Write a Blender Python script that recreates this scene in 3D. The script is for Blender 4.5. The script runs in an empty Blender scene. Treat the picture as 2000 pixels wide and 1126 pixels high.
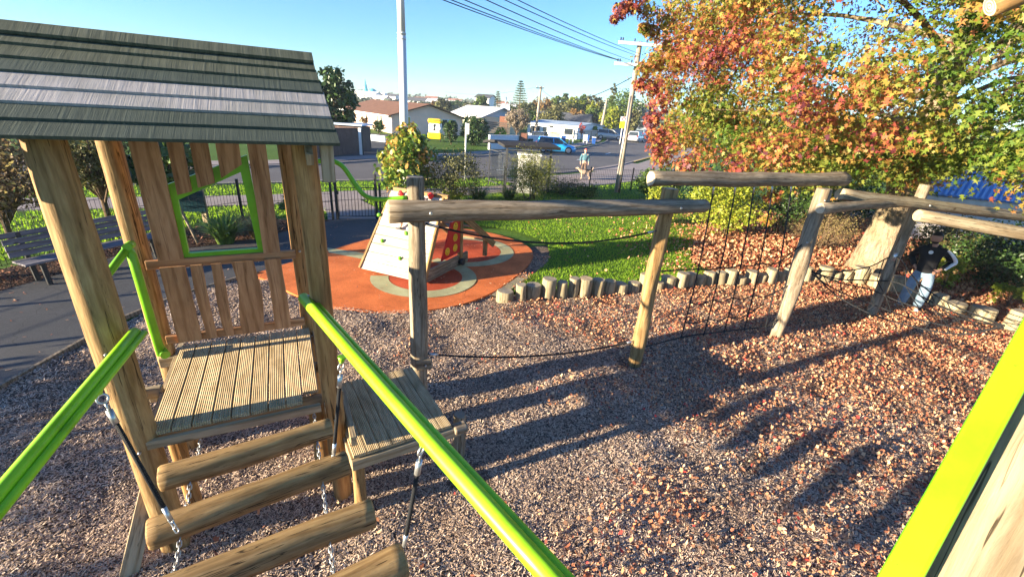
import bpy, bmesh, math, random
import numpy as np
from mathutils import Vector, Matrix, noise
rnd = random.Random(7); NR = np.random.default_rng(11)
S = bpy.context.scene; COL = S.collection
R = math.radians
# ------------------------------------------------------------------ camera
FPX, HOR, SLOPE, CH = 850.0, 210.0, 0.07, 3.6
th = math.atan(SLOPE); pit = math.atan((563-HOR)*math.cos(th)/FPX)
cF = Vector((0, math.cos(pit), -math.sin(pit))); u0 = Vector((0, math.sin(pit), math.cos(pit))); r0 = Vector((1, 0, 0))
cR = r0*math.cos(th)+u0*math.sin(th); cU = u0*math.cos(th)-r0*math.sin(th)
CAM = Vector((0, 0, CH))
cam = bpy.data.cameras.new("camera"); co = bpy.data.objects.new("camera", cam); COL.objects.link(co); S.camera = co
cam.sensor_width = 36; cam.lens = FPX/2000*36; cam.clip_start = .05; cam.clip_end = 6000
m = Matrix((cR, cU, -cF)).transposed().to_4x4(); m.translation = CAM; co.matrix_world = m
# ------------------------------------------------------------------ light
AZ, EL = R(26.5), R(10.8)            # azimuth the shadows run towards, sun height
w = bpy.data.worlds.new("World"); S.world = w; w.use_nodes = True
sk = w.node_tree.nodes.new('ShaderNodeTexSky'); sk.sky_type = 'NISHITA'; sk.sun_disc = False
sk.sun_elevation = EL; sk.sun_rotation = math.atan2(-math.cos(AZ), -math.sin(AZ)); sk.air_density = 1.0; sk.dust_density = 0; sk.ozone_density = 3.5
bg = w.node_tree.nodes['Background']; bg.inputs[1].default_value = .07
tint = w.node_tree.nodes.new('ShaderNodeMix'); tint.data_type = 'RGBA'; tint.blend_type = 'MULTIPLY'; tint.inputs[0].default_value = 1; tint.inputs[7].default_value = (.63, .83, 1.08, 1)
w.node_tree.links.new(sk.outputs[0], tint.inputs[6]); w.node_tree.links.new(tint.outputs[2], bg.inputs[0])
sl = bpy.data.lights.new("sun", 'SUN'); sl.energy = 5.0; sl.angle = R(.6); sl.color = (1, .84, .6)
so = bpy.data.objects.new("sun", sl); COL.objects.link(so)
so.rotation_euler = Vector((math.cos(AZ)*math.cos(EL), math.sin(AZ)*math.cos(EL), -math.sin(EL))).to_track_quat('-Z', 'Y').to_euler()
S.view_settings.view_transform = 'Standard'; S.view_settings.look = 'None'; S.view_settings.exposure = 2.25

# ------------------------------------------------------------------ helpers
def ray(x, y): return (cF*FPX+cR*(x-1000)+cU*(563-y)).normalized()
def at(x, y, z=0.0):
    r = ray(x, y); return CAM+r*((z-CH)/r.z)
def far(x, y, d):                       # point at forward depth d
    r = ray(x, y); return CAM+r*(d/r.dot(cF))
def hgt(P, y):                          # height of the vertical line through P at image row y
    lo, hi = -5, CH+.98*P[1]*math.cos(pit)/math.sin(pit)
    for _ in range(50):
        mid = (lo+hi)/2; v = Vector((P[0], P[1], mid))-CAM
        if 563-FPX*v.dot(cU)/v.dot(cF) > y: lo = mid
        else: hi = mid
    return lo
def xy(P, z=0.): return Vector((P[0], P[1], z))
T0 = Vector((-1.51, 3.13, 0)); ta = R(28.0)
TX = Vector((math.cos(ta), math.sin(ta), 0)); TY = Vector((-math.sin(ta), math.cos(ta), 0))
def T(x, y, z=0.): return T0+TX*x+TY*y+Vector((0, 0, z))
W = {}
def tag(o, label=None, cat=None, group=None, kind=None):
    if label: o['label'] = label
    if cat: o['category'] = cat
    if group: o['group'] = group
    if kind: o['kind'] = kind
    return o
def thing(name, label, cat, loc, group=None, rz=0.):
    o = bpy.data.objects.new(name, None); COL.objects.link(o); o.empty_display_size = .2
    M = Matrix.Translation(Vector(loc)) @ Matrix.Rotation(rz, 4, 'Z'); o.matrix_basis = M; W[o.name] = M
    return tag(o, label, cat, group)
def O(name, me, mats=None, parent=None, M=None, label=None):
    o = bpy.data.objects.new(name, me); COL.objects.link(o)
    me.name = name
    if mats:
        for mt in (mats if isinstance(mats, (list, tuple)) else [mats]): me.materials.append(mt)
    M = M or Matrix.Identity(4)
    if parent is not None:
        o.parent = parent; o.matrix_basis = W[parent.name].inverted() @ M
    else: o.matrix_basis = M
    W[o.name] = M
    if label: o['label'] = label
    return o
def copy_tree(o, M, label=None):
    kids = [c for c in list(S.objects) if c.parent is o]
    c = o.copy(); COL.objects.link(c); c.matrix_basis = M; W[c.name] = M
    if label: c['label'] = label
    def rec(src, dst):
        for ch in [k for k in list(S.objects) if k.parent is src]:
            d = ch.copy(); COL.objects.link(d); d.parent = dst; rec(ch, d)
    rec(o, c)
    return c
def fin(bm, smooth=False):
    me = bpy.data.meshes.new("m"); bm.normal_update(); bm.to_mesh(me); bm.free()
    if smooth: me.polygons.foreach_set('use_smooth', [True]*len(me.polygons))
    return me
def npmesh(verts, k):                   # verts (N,k,3): N separate k-gons
    V = np.asarray(verts, dtype=np.float32).reshape(-1, 3); n = len(V)//k
    me = bpy.data.meshes.new("m"); me.vertices.add(len(V)); me.vertices.foreach_set('co', V.ravel())
    me.loops.add(len(V)); me.loops.foreach_set('vertex_index', np.arange(len(V), dtype=np.int32))
    me.polygons.add(n); me.polygons.foreach_set('loop_start', np.arange(0, len(V), k, dtype=np.int32))
    me.update(calc_edges=True); return me
def centre(me, P):                      # move the mesh so its origin is at P
    me.transform(Matrix.Translation(-Vector(P))); return Matrix.Translation(Vector(P))
def frame_z(p0, p1, roll=0.):
    p0 = Vector(p0); d = (Vector(p1)-p0).normalized()
    M = d.to_track_quat('Z', 'X').to_matrix().to_4x4() @ Matrix.Rotation(roll, 4, 'Z'); M.translation = p0; return M
def box_bm(bm, c, s, M=None, bev=0.):
    r = bmesh.ops.create_cube(bm, size=1.0); vs = r['verts']
    for v in vs: v.co = Vector((v.co.x*s[0]+c[0], v.co.y*s[1]+c[1], v.co.z*s[2]+c[2]))
    if bev > 0:
        es = list({e for v in vs for e in v.link_edges})
        g = bmesh.ops.bevel(bm, geom=es, offset=bev, segments=2, affect='EDGES', profile=.6); vs = list({v for f in g['faces'] for v in f.verts} | {v for v in vs if v.is_valid})
    if M is not None:
        for v in vs: v.co = M @ v.co
    return vs
def box(c, s, bev=0.006):
    bm = bmesh.new(); box_bm(bm, c, s, None, bev); return fin(bm)
def plank(p0, p1, wd, tk, side=None, bev=.005, amp=0.):
    """board from p0 to p1, width wd along `side`, thickness tk; returns mesh (long axis z) and matrix"""
    p0 = Vector(p0); p1 = Vector(p1); L = (p1-p0).length; z = (p1-p0)/L
    s = Vector(side) if side is not None else z.cross(Vector((0, 0, 1)))
    s = (s-z*s.dot(z)).normalized(); y = z.cross(s)
    M = Matrix((s, y, z)).transposed().to_4x4(); M.translation = p0
    me = box((0, 0, L/2), (wd, tk, L), bev); return me, M
def log_mesh(L, r0_, r1_=None, seg=20, rings=14, amp=.02, seed=0, bev=.012, flat=None):
    r1_ = r1_ or r0_; bm = bmesh.new(); rows = []
    zs = [0, bev] + [bev+(L-2*bev)*i/(rings-1) for i in range(1, rings-1)] + [L-bev, L]
    for j, z in enumerate(zs):
        rr = r0_+(r1_-r0_)*z/L; k = rr-(bev*.8 if j in (0, len(zs)-1) else 0); row = []
        for i in range(seg):
            a = 2*math.pi*i/seg; n = noise.noise(Vector((math.cos(a)*.9+seed*7.1, math.sin(a)*.9, z*1.1+seed)))*amp*2.2
            n += noise.noise(Vector((math.cos(a)*2.5+seed, math.sin(a)*2.5, z*3+seed*3)))*amp*.7
            kk = k*(1+n/ max(rr, .03)*.5)
            row.append(bm.verts.new((kk*math.cos(a), kk*math.sin(a), z)))
        rows.append(row)
    for j in range(len(rows)-1):
        for i in range(seg):
            f = bm.faces.new((rows[j][i], rows[j][(i+1) % seg], rows[j+1][(i+1) % seg], rows[j+1][i])); f.smooth = True
    f = bm.faces.new(list(reversed(rows[0]))); f.material_index = 1
    f = bm.faces.new(rows[-1]); f.material_index = 1
    return fin(bm)
LS = [0]
def log(name, p0, p1, r0_, r1_=None, parent=None, mats=None, amp=.02, seg=20, label=None, rings=14):
    LS[0] += 1; p0 = Vector(p0); p1 = Vector(p1)
    me = log_mesh((p1-p0).length, r0_, r1_, seg, rings, amp, LS[0])
    return O(name, me, mats or [MW['pole'], MW['end']], parent, frame_z(p0, p1, LS[0]*1.3), label)
def tube_bm(bm, pts, r, seg=8, closed=False, radii=None, cap=True, mi=0):
    pts = [Vector(p) for p in pts]; n = len(pts); rows = []; up = None
    for i, p in enumerate(pts):
        a = pts[(i-1) % n] if (closed or i > 0) else p; b = pts[(i+1) % n] if (closed or i < n-1) else p
        d = (b-a).normalized()
        if up is None: up = Vector((0, 0, 1)) if abs(d.z) < .9 else Vector((1, 0, 0))
        x = d.cross(up).normalized(); up = x.cross(d).normalized()
        rr = radii[i] if radii else r
        rows.append([bm.verts.new(p+(x*math.cos(2*math.pi*k/seg)+up*math.sin(2*math.pi*k/seg))*rr) for k in range(seg)])
    for j in range(n if closed else n-1):
        A, B = rows[j], rows[(j+1) % n]
        for k in range(seg):
            f = bm.faces.new((A[k], A[(k+1) % seg], B[(k+1) % seg], B[k])); f.smooth = True; f.material_index = mi
    if not closed and cap:
        f = bm.faces.new(list(reversed(rows[0]))); f.material_index = mi; f = bm.faces.new(rows[-1]); f.material_index = mi
def tube(pts, r, seg=8, closed=False, radii=None):
    bm = bmesh.new(); tube_bm(bm, pts, r, seg, closed, radii); bmesh.ops.recalc_face_normals(bm, faces=bm.faces); return fin(bm)
def sag(a, b, s, n=16):
    a = Vector(a); b = Vector(b)
    return [a.lerp(b, i/n)-Vector((0, 0, s*4*(i/n)*(1-i/n))) for i in range(n+1)]
def poly(pts, z=0., thick=0.):
    bm = bmesh.new(); vs = [bm.verts.new((p[0], p[1], z)) for p in pts]; f = bm.faces.new(vs)
    bm.normal_update()
    if f.normal.z < 0: f.normal_flip()
    if thick:
        e = bmesh.ops.extrude_face_region(bm, geom=[f]); 
        for v in [g for g in e['geom'] if isinstance(g, bmesh.types.BMVert)]: v.co.z += thick
        bmesh.ops.recalc_face_normals(bm, faces=bm.faces)
    bmesh.ops.triangulate(bm, faces=[f_ for f_ in bm.faces if len(f_.verts) > 4])
    return fin(bm)
def smooth_pts(P, n=6, closed=True):
    P = [Vector((p[0], p[1], p[2] if len(p) > 2 else 0)) for p in P]; out = []; k = len(P)
    for i in range(k if closed else k-1):
        a, b, c, d = (P[(i-1) % k] if closed or i > 0 else P[i]), P[i], P[(i+1) % k], (P[(i+2) % k] if closed or i+2 < k else P[(i+1) % k])
        for j in range(n):
            t = j/n; out.append(.5*((2*b)+(c-a)*t+(2*a-5*b+4*c-d)*t*t+(3*b-a-3*c+d)*t**3))
    if not closed: out.append(P[-1])
    return out
def inpoly(X, Y, P):
    P = [(p[0], p[1]) for p in P]; c = np.zeros(len(X), bool); j = len(P)-1
    for i in range(len(P)):
        xi, yi = P[i]; xj, yj = P[j]
        if yi != yj: c ^= ((yi > Y) != (yj > Y)) & (X < (xj-xi)*(Y-yi)/(yj-yi)+xi)
        j = i
    return c

# ------------------------------------------------------------------ materials
def newmat(name, rough=.7, spec=.3, metal=0.):
    mt = bpy.data.materials.new(name); mt.use_nodes = True; n = mt.node_tree.nodes; b = n['Principled BSDF']
    b.inputs['Roughness'].default_value = rough; b.inputs['Specular IOR Level'].default_value = spec; b.inputs['Metallic'].default_value = metal
    return mt, n, mt.node_tree.links, b
def ramp(n, stops, interp='LINEAR'):
    r = n.new('ShaderNodeValToRGB'); r.color_ramp.interpolation = interp; e = r.color_ramp.elements
    while len(e) > 1: e.remove(e[0])
    for i, (p, c) in enumerate(stops):
        q = e[0] if i == 0 else e.new(p); q.position = p; q.color = (*c, 1)
    return r
def texc(n, l, kind='Object', scale=(1, 1, 1), rand=False):
    tc = n.new('ShaderNodeTexCoord'); mp = n.new('ShaderNodeMapping'); l.new(tc.outputs[kind], mp.inputs[0]); mp.inputs['Scale'].default_value = scale
    if rand:
        oi = n.new('ShaderNodeObjectInfo'); mu = n.new('ShaderNodeMath'); mu.operation = 'MULTIPLY'; mu.inputs[1].default_value = 37.
        l.new(oi.outputs['Random'], mu.inputs[0]); cb = n.new('ShaderNodeCombineXYZ')
        for i in range(3): l.new(mu.outputs[0], cb.inputs[i])
        l.new(cb.outputs[0], mp.inputs['Location'])
    return mp.outputs[0]
def nz(n, l, vec, scale, detail=4, rough=.6, dist=0.):
    t = n.new('ShaderNodeTexNoise'); t.inputs['Scale'].default_value = scale; t.inputs['Detail'].default_value = detail
    t.inputs['Roughness'].default_value = rough; t.inputs['Distortion'].default_value = dist; l.new(vec, t.inputs['Vector']); return t.outputs['Fac']
def mix(n, l, fac, a, b, mode='MIX'):
    x = n.new('ShaderNodeMix'); x.data_type = 'RGBA'; x.blend_type = mode
    for sock, val in ((x.inputs[0], fac), (x.inputs[6], a), (x.inputs[7], b)):
        if hasattr(val, 'is_linked') or hasattr(val, 'links'): l.new(val, sock)
        elif isinstance(val, (int, float)): sock.default_value = val
        else: sock.default_value = (*val, 1)
    return x.outputs[2]
def bump(n, l, h, b, dist=.01, st=.6):
    bp = n.new('ShaderNodeBump'); bp.inputs['Distance'].default_value = dist; bp.inputs['Strength'].default_value = st
    l.new(h, bp.inputs['Height']); l.new(bp.outputs[0], b.inputs['Normal']); return bp
def M_plain(name, c, rough=.6, spec=.3, metal=0., var=.15, sc=3., bmp=0., ws=False):
    mt, n, l, b = newmat(name, rough, spec, metal); v = texc(n, l)
    f = nz(n, l, v, sc, 5); r = ramp(n, [(.3, tuple(x*(1-var) for x in c)), (.7, tuple(min(1, x*(1+var)) for x in c))]); l.new(f, r.inputs[0]); l.new(r.outputs[0], b.inputs['Base Color'])
    if bmp: bump(n, l, nz(n, l, v, sc*12, 4), b, bmp)
    return mt
def M_wood(name, dark, mid, light, crack=.9, gs=1., patch=1., rough=.75):
    mt, n, l, b = newmat(name, rough, .25)
    v = texc(n, l, 'Object', (1, 1, .12), True); v2 = texc(n, l, 'Object', (1, 1, .55), True); v3 = texc(n, l, 'Object', (1, 1, .035), True)
    g = nz(n, l, v, 42*gs, 6, .65, .4); big = nz(n, l, v2, 3.2, 3, .6, .6); cr = nz(n, l, v3, 34*gs, 3, .55, .25)
    wv = n.new('ShaderNodeTexWave'); wv.wave_type = 'RINGS'; wv.rings_direction = 'Z'; wv.inputs['Scale'].default_value = 5*gs; wv.inputs['Distortion'].default_value = 7; wv.inputs['Detail'].default_value = 2.5; wv.inputs['Detail Scale'].default_value = .9
    l.new(texc(n, l, 'Object', (1, 1, .22), True), wv.inputs['Vector'])
    r = ramp(n, [(.3, dark), (.5, mid), (.72, light)]); l.new(g, r.inputs[0])
    c = mix(n, l, .5, r.outputs[0], None or (1, 1, 1)); 
    r2 = ramp(n, [(.32, tuple(x*.62 for x in mid)), (.55, mid), (.75, light)]); l.new(big, r2.inputs[0])
    c = mix(n, l, .5*patch, r.outputs[0], r2.outputs[0])
    rw = ramp(n, [(.0, (.62, .55, .47)), (.4, (1, 1, 1)), (1, (1.0, 1, 1))]); l.new(wv.outputs['Fac'], rw.inputs[0])
    c = mix(n, l, .75, c, rw.outputs[0], 'MULTIPLY')
    # knots
    vo = n.new('ShaderNodeTexVoronoi'); vo.inputs['Scale'].default_value = 2.6; l.new(texc(n, l, 'Object', (1, 1, .6), True), vo.inputs['Vector'])
    rk = ramp(n, [(.0, (.18, .11, .07)), (.045, (.4, .3, .22)), (.09, (1, 1, 1))]); l.new(vo.outputs['Distance'], rk.inputs[0]); c = mix(n, l, .8, c, rk.outputs[0], 'MULTIPLY')
    rc = ramp(n, [(.345, (1, 1, 1)), (.36, (.12, .1, .08)), (.375, (.12, .1, .08)), (.39, (1, 1, 1)), (.60, (1, 1, 1)), (.61, (.35, .3, .26)), (.62, (1, 1, 1))]) if crack else None
    if rc:
        l.new(cr, rc.inputs[0]); c = mix(n, l, crack, c, rc.outputs[0], 'MULTIPLY')
    l.new(c, b.inputs['Base Color'])
    ad = n.new('ShaderNodeMath'); ad.operation = 'MULTIPLY_ADD'; l.new(cr, ad.inputs[0]); ad.inputs[1].default_value = .8; l.new(g, ad.inputs[2]); bump(n, l, ad.outputs[0], b, .006, .7)
    return mt
def M_end(name, c):
    mt, n, l, b = newmat(name, .85, .15); v = texc(n, l, 'Object')
    wv = n.new('ShaderNodeTexWave'); wv.wave_type = 'RINGS'; wv.rings_direction = 'Z'; wv.inputs['Scale'].default_value = 22; wv.inputs['Distortion'].default_value = 1.8; wv.inputs['Detail'].default_value = 3; l.new(v, wv.inputs['Vector'])
    r = ramp(n, [(.0, tuple(x*.6 for x in c)), (.6, c)]); l.new(wv.outputs['Fac'], r.inputs[0])
    r2 = ramp(n, [(.3, (.6, .58, .55)), (.6, (1, 1, 1))]); l.new(nz(n, l, v, 9, 5), r2.inputs[0])
    l.new(mix(n, l, .8, r.outputs[0], r2.outputs[0], 'MULTIPLY'), b.inputs['Base Color']); bump(n, l, wv.outputs['Fac'], b, .004); return mt
def M_leaf(name, stops, rough=.55, trans=.35, clump=0., cs=1.2, spec=.35, bright=1.):
    """per-leaf colour from a ramp; clump mixes in a slow world-space drift of the ramp position"""
    mt, n, l, b = newmat(name, rough, spec)
    ge = n.new('ShaderNodeNewGeometry'); fac = ge.outputs['Random Per Island']
    if clump:
        f2 = nz(n, l, ge.outputs['Position'], cs, 2, .5); mr = n.new('ShaderNodeMapRange'); l.new(f2, mr.inputs[0]); mr.inputs[1].default_value = .3; mr.inputs[2].default_value = .7
        mx = n.new('ShaderNodeMix'); mx.inputs[0].default_value = clump; l.new(fac, mx.inputs[2]); l.new(mr.outputs[0], mx.inputs[3]); fac = mx.outputs[0]
    r = ramp(n, stops); l.new(fac, r.inputs[0]); l.new(r.outputs[0], b.inputs['Base Color'])
    if trans:
        t = n.new('ShaderNodeBsdfTranslucent'); l.new(r.outputs[0], t.inputs[0]); ms = n.new('ShaderNodeMixShader'); ms.inputs[0].default_value = trans
        l.new(b.outputs[0], ms.inputs[1]); l.new(t.outputs[0], ms.inputs[2]); l.new(ms.outputs[0], n['Material Output'].inputs[0])
    return mt
MW = {}
MW['pole'] = M_wood('wood_pole', (.13, .075, .03), (.33, .205, .085), (.52, .36, .17), .95)
MW['polegrey'] = M_wood('wood_weathered', (.085, .068, .048), (.25, .2, .14), (.48, .4, .29), 1.)
MW['polegold'] = M_wood('wood_pole_gold', (.2, .09, .03), (.42, .225, .08), (.6, .37, .15), .9, .7)
MW['slat'] = M_wood('wood_slat', (.24, .11, .045), (.44, .235, .11), (.56, .33, .17), .4, .8)
MW['deck'] = M_wood('wood_deck', (.25, .19, .115), (.38, .3, .19), (.5, .42, .28), .5)
MW['ramp'] = M_wood('wood_ramp', (.38, .33, .27), (.52, .46, .38), (.64, .58, .5), .4, 1.)
MW['pale'] = M_wood('wood_pale', (.17, .13, .08), (.36, .29, .19), (.5, .43, .3), .9)
MW['greystump'] = M_wood('wood_stump', (.17, .14, .09), (.32, .27, .17), (.44, .38, .25), .9)
MW['end'] = M_end('end_grain', (.5, .39, .25)); MW['endgrey'] = M_end('end_grain_grey', (.36, .31, .24)); MW['endpale'] = M_end('end_grain_pale', (.75, .6, .42))
def M_decking():
    mt, n, l, b = newmat('grooved_decking', .8, .2)
    v = texc(n, l, 'Object', (1, 1, .1), True); g = nz(n, l, v, 40, 5, .6)
    r = ramp(n, [(.3, (.36, .27, .15)), (.5, (.55, .43, .26)), (.75, (.68, .57, .38))]); l.new(g, r.inputs[0])
    oi = n.new('ShaderNodeObjectInfo'); r3 = ramp(n, [(0, (.78, .76, .72)), (1, (1.0, .97, .92))]); l.new(oi.outputs['Random'], r3.inputs[0])
    c = mix(n, l, 1., r.outputs[0], r3.outputs[0], 'MULTIPLY')
    wv = n.new('ShaderNodeTexWave'); wv.bands_direction = 'X'; wv.inputs['Scale'].default_value = 21.; l.new(texc(n, l), wv.inputs['Vector'])
    rw = ramp(n, [(0, (.6, .55, .5)), (.35, (1, 1, 1))]); l.new(wv.outputs['Fac'], rw.inputs[0]); c = mix(n, l, .9, c, rw.outputs[0], 'MULTIPLY')
    st = ramp(n, [(.35, (.62, .58, .52)), (.55, (1, 1, 1))]); l.new(nz(n, l, texc(n, l, 'Object', (1, 1, .6), True), 6, 4), st.inputs[0]); c = mix(n, l, .6, c, st.outputs[0], 'MULTIPLY')
    l.new(c, b.inputs['Base Color']); bump(n, l, wv.outputs['Fac'], b, .004, 1.); return mt
MW['decking'] = M_decking()
def M_shingle(name, c0, c1):
    mt, n, l, b = newmat(name, .75, .3); v = texc(n, l, 'Object', (1, 1, 1), True)
    # rough-sawn marks run across the board
    wz = nz(n, l, texc(n, l, 'Object', (.7, .7, 30), True), 2.0, 5, .75, .2)
    r = ramp(n, [(.32, c0), (.68, c1)]); l.new(wz, r.inputs[0])
    r2 = ramp(n, [(.35, (.65, .68, .62)), (.65, (1, 1, 1))]); l.new(nz(n, l, v, 2.5, 5), r2.inputs[0])
    c = mix(n, l, .7, r.outputs[0], r2.outputs[0], 'MULTIPLY')
    vo = n.new('ShaderNodeTexVoronoi'); vo.inputs['Scale'].default_value = 3.5; l.new(v, vo.inputs['Vector']); rk = ramp(n, [(0, (.2, .15, .1)), (.03, (1, 1, 1))]); l.new(vo.outputs['Distance'], rk.inputs[0])
    l.new(mix(n, l, .9, c, rk.outputs[0], 'MULTIPLY'), b.inputs['Base Color']); bump(n, l, wz, b, .006, .6); return mt
MW['shg'] = M_shingle('shingle_green', (.045, .058, .045), (.095, .112, .085)); MW['shp'] = M_shingle('shingle_pale', (.29, .27, .26), (.45, .42, .4)); MW['shm'] = M_shingle('shingle_moss', (.05, .058, .036), (.15, .155, .105))
def M_coat(name, c, sc=5.):
    mt, n, l, b = newmat(name, .35, .45); v = texc(n, l); a = nz(n, l, v, sc, 6, .7); r = ramp(n, [(.3, tuple(x*.72 for x in c)), (.5, c), (.75, tuple(min(1, x*1.08) for x in c))]); l.new(a, r.inputs[0])
    d = nz(n, l, texc(n, l, 'Object', (1, 1, 1)), sc*14, 4, .8); rd = ramp(n, [(.28, (.55, .5, .4)), (.36, (1, 1, 1))]); l.new(d, rd.inputs[0]); l.new(mix(n, l, .7, r.outputs[0], rd.outputs[0], 'MULTIPLY'), b.inputs['Base Color'])
    rr = ramp(n, [(.3, (.28, .28, .28)), (.7, (.5, .5, .5))]); l.new(a, rr.inputs[0]); l.new(rr.outputs[0], b.inputs['Roughness']); return mt
GREEN = M_coat('green_powder_coat', (.17, .46, .015), 4.)
LIME = M_coat('lime_powder_coat', (.27, .6, .012), 4.)
STEEL = M_plain('galvanised_steel', (.55, .56, .56), .35, .5, .8, .15, 30.)
BLACK = M_plain('black_powder_coat', (.018, .02, .022), .45, .4, 0, .2, 5.)
def M_rope(name, c, sc=60.):
    mt, n, l, b = newmat(name, .7, .25); v = texc(n, l, 'Object')
    wv = n.new('ShaderNodeTexWave'); wv.bands_direction = 'DIAGONAL'; wv.inputs['Scale'].default_value = sc; l.new(v, wv.inputs['Vector'])
    r = ramp(n, [(.2, tuple(x*.4 for x in c)), (.7, c)]); l.new(wv.outputs['Fac'], r.inputs[0]); l.new(r.outputs[0], b.inputs['Base Color']); bump(n, l, wv.outputs['Fac'], b, .005, 1.); return mt
ROPE = M_rope('black_rope', (.035, .037, .042)); 
def M_ground(name, stops, sc, sc2=.6, tint=(.75, .75, .75), rough=.95, bd=.02, vor=0, spec=.15, cracks=False):
    mt, n, l, b = newmat(name, rough, spec); v = texc(n, l)
    if vor:
        vo = n.new('ShaderNodeTexVoronoi'); vo.inputs['Scale'].default_value = sc; l.new(v, vo.inputs['Vector']); vo.inputs['Randomness'].default_value = 1
        sp = n.new('ShaderNodeSeparateColor'); l.new(vo.outputs['Color'], sp.inputs[0]); f = sp.outputs[0]; h = vo.outputs['Distance']
    else: f = nz(n, l, v, sc, 8, .75); h = f
    r = ramp(n, stops); l.new(f, r.inputs[0]); r2 = ramp(n, [(.3, tint), (.65, (1, 1, 1))]); l.new(nz(n, l, v, sc2, 5, .65), r2.inputs[0])
    c = mix(n, l, 1., r.outputs[0], r2.outputs[0], 'MULTIPLY')
    if cracks:
        vc = n.new('ShaderNodeTexVoronoi'); vc.feature = 'DISTANCE_TO_EDGE'; vc.inputs['Scale'].default_value = .35
        vv = n.new('ShaderNodeVectorMath'); vv.operation = 'ADD'; l.new(v, vv.inputs[0]); nt = n.new('ShaderNodeTexNoise'); nt.inputs['Scale'].default_value = 1.5; l.new(v, nt.inputs['Vector']); l.new(nt.outputs['Color'], vv.inputs[1]); l.new(vv.outputs[0], vc.inputs['Vector'])
        rc = ramp(n, [(0, (.45, .45, .45)), (.004, (1, 1, 1))]); l.new(vc.outputs['Distance'], rc.inputs[0]); c = mix(n, l, .7, c, rc.outputs[0], 'MULTIPLY')
    l.new(c, b.inputs['Base Color']); bump(n, l, h, b, bd, .8); return mt
ASPH = M_ground('path_asphalt', [(.3, (.055, .055, .058)), (.55, (.1, .1, .1)), (.75, (.22, .21, .2))], 90, .7, (.7, .7, .7), .9, .004, cracks=True)
ROADM = M_ground('road_asphalt', [(.3, (.1, .094, .092)), (.7, (.17, .16, .155))], 30, .25, (.75, .75, .75), .85, .004, cracks=True)
CONC = M_ground('footpath_concrete', [(.3, (.24, .2, .19)), (.7, (.36, .31, .29))], 20, .6, (.8, .8, .8), .9, .003)
BARKM = M_ground('bark_bed', [(.0, (.07, .05, .04)), (.5, (.16, .115, .09)), (1, (.3, .22, .17))], 45, .9, (.6, .6, .6), .95, .03, vor=1)
LITTER = M_ground('leaf_litter_ground', [(.0, (.06, .03, .02)), (.5, (.16, .075, .035)), (1, (.3, .13, .06))], 18, 1.2, (.6, .6, .6), .95, .03, vor=1)
SOIL = M_ground('garden_soil', [(.0, (.035, .02, .015)), (1, (.13, .07, .045))], 30, 1.2, (.6, .6, .6), .95, .03, vor=1)
GRASSM = M_ground('turf_soil', [(.3, (.035, .075, .01)), (.6, (.09, .17, .02)), (.8, (.15, .22, .04))], 14, .35, (.7, .75, .7), .95, .03)
def M_rubber(name, c):
    return M_ground(name, [(.3, tuple(x*.35 for x in c)), (.46, tuple(x*.85 for x in c)), (.7, tuple(min(1, x*1.2) for x in c))], 60, 1.6, (.66, .6, .56), .9, .004, cracks=True)
ORANGE = M_rubber('orange_rubber', (.72, .2, .06)); RED2 = M_rubber('red_rubber', (.55, .1, .04)); CREAM = M_rubber('cream_rubber', (.5, .5, .28))
WHITE = M_plain('white_paint', (.78, .78, .76), .5, .3, 0, .05, 2.)
GLASS = M_plain('dark_glass', (.03, .04, .05), .08, .6, 0, .2, 2.)

# ------------------------------------------------------------------ the ground
def struct(name, me, mt): return tag(O(name, me, mt), kind='structure')
struct('ground', poly([(-900, -60), (900, -60), (900, 1500), (-900, 1500)], -.03), GRASSM)
BARK = [(-6.15, -1.5), (-6.25, 6.2), (-6.1, 7.2), (-5.6, 8.2), (-5.2, 8.9), (-1, 11), (1.6, 12.6), (.95, 11.4), (.85, 10.4), (-.05, 8.3), (2.3, 9.15), (5.7, 10.35), (8.0, 10.9), (9.3, 10.3), (10.3, 9.2), (11.2, 7.6), (12, 4), (12, -4), (-6.15, -4)]
def gh(X, Y):
    X = np.asarray(X, float); Y = np.asarray(Y, float)
    return .016*(np.sin(X*2.3+1.7*np.sin(Y*1.1))+np.sin(Y*2.9+1.3*np.sin(X*1.7+1)))+.010*(np.sin(X*6.1+2*np.sin(Y*2.7))+np.sin(Y*7.3+2*np.sin(X*3.1)))+.006*np.sin(X*15+3*np.sin(Y*4))*np.sin(Y*13+2*np.sin(X*5))
def sheet(P, res, z0, f):
    P = [(p[0], p[1]) for p in P]; xs = np.arange(min(p[0] for p in P), max(p[0] for p in P)+res, res); ys = np.arange(min(p[1] for p in P), max(p[1] for p in P)+res, res)
    X, Y = np.meshgrid(xs, ys, indexing='ij'); ins = inpoly(X.ravel()+1e-4, Y.ravel()+1e-4, P).reshape(X.shape); Z = z0+f(X, Y); cell = ins[:-1, :-1] | ins[1:, 1:] | ins[1:, :-1] | ins[:-1, 1:]; cell &= ins[:-1, :-1] & ins[1:, 1:]
    used = np.zeros(X.shape, bool); used[:-1, :-1] |= cell; used[1:, :-1] |= cell; used[1:, 1:] |= cell; used[:-1, 1:] |= cell
    I = -np.ones(X.shape, int); I[used] = np.arange(used.sum()); V = np.stack([X[used], Y[used], Z[used]], 1); i, j = np.nonzero(cell)
    me = bpy.data.meshes.new('m'); me.from_pydata(V.tolist(), [], np.stack([I[i, j], I[i+1, j], I[i+1, j+1], I[i, j+1]], 1).tolist()); me.polygons.foreach_set('use_smooth', [True]*len(me.polygons)); return me
struct('bark_base', poly(BARK, -.025), BARKM)
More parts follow.
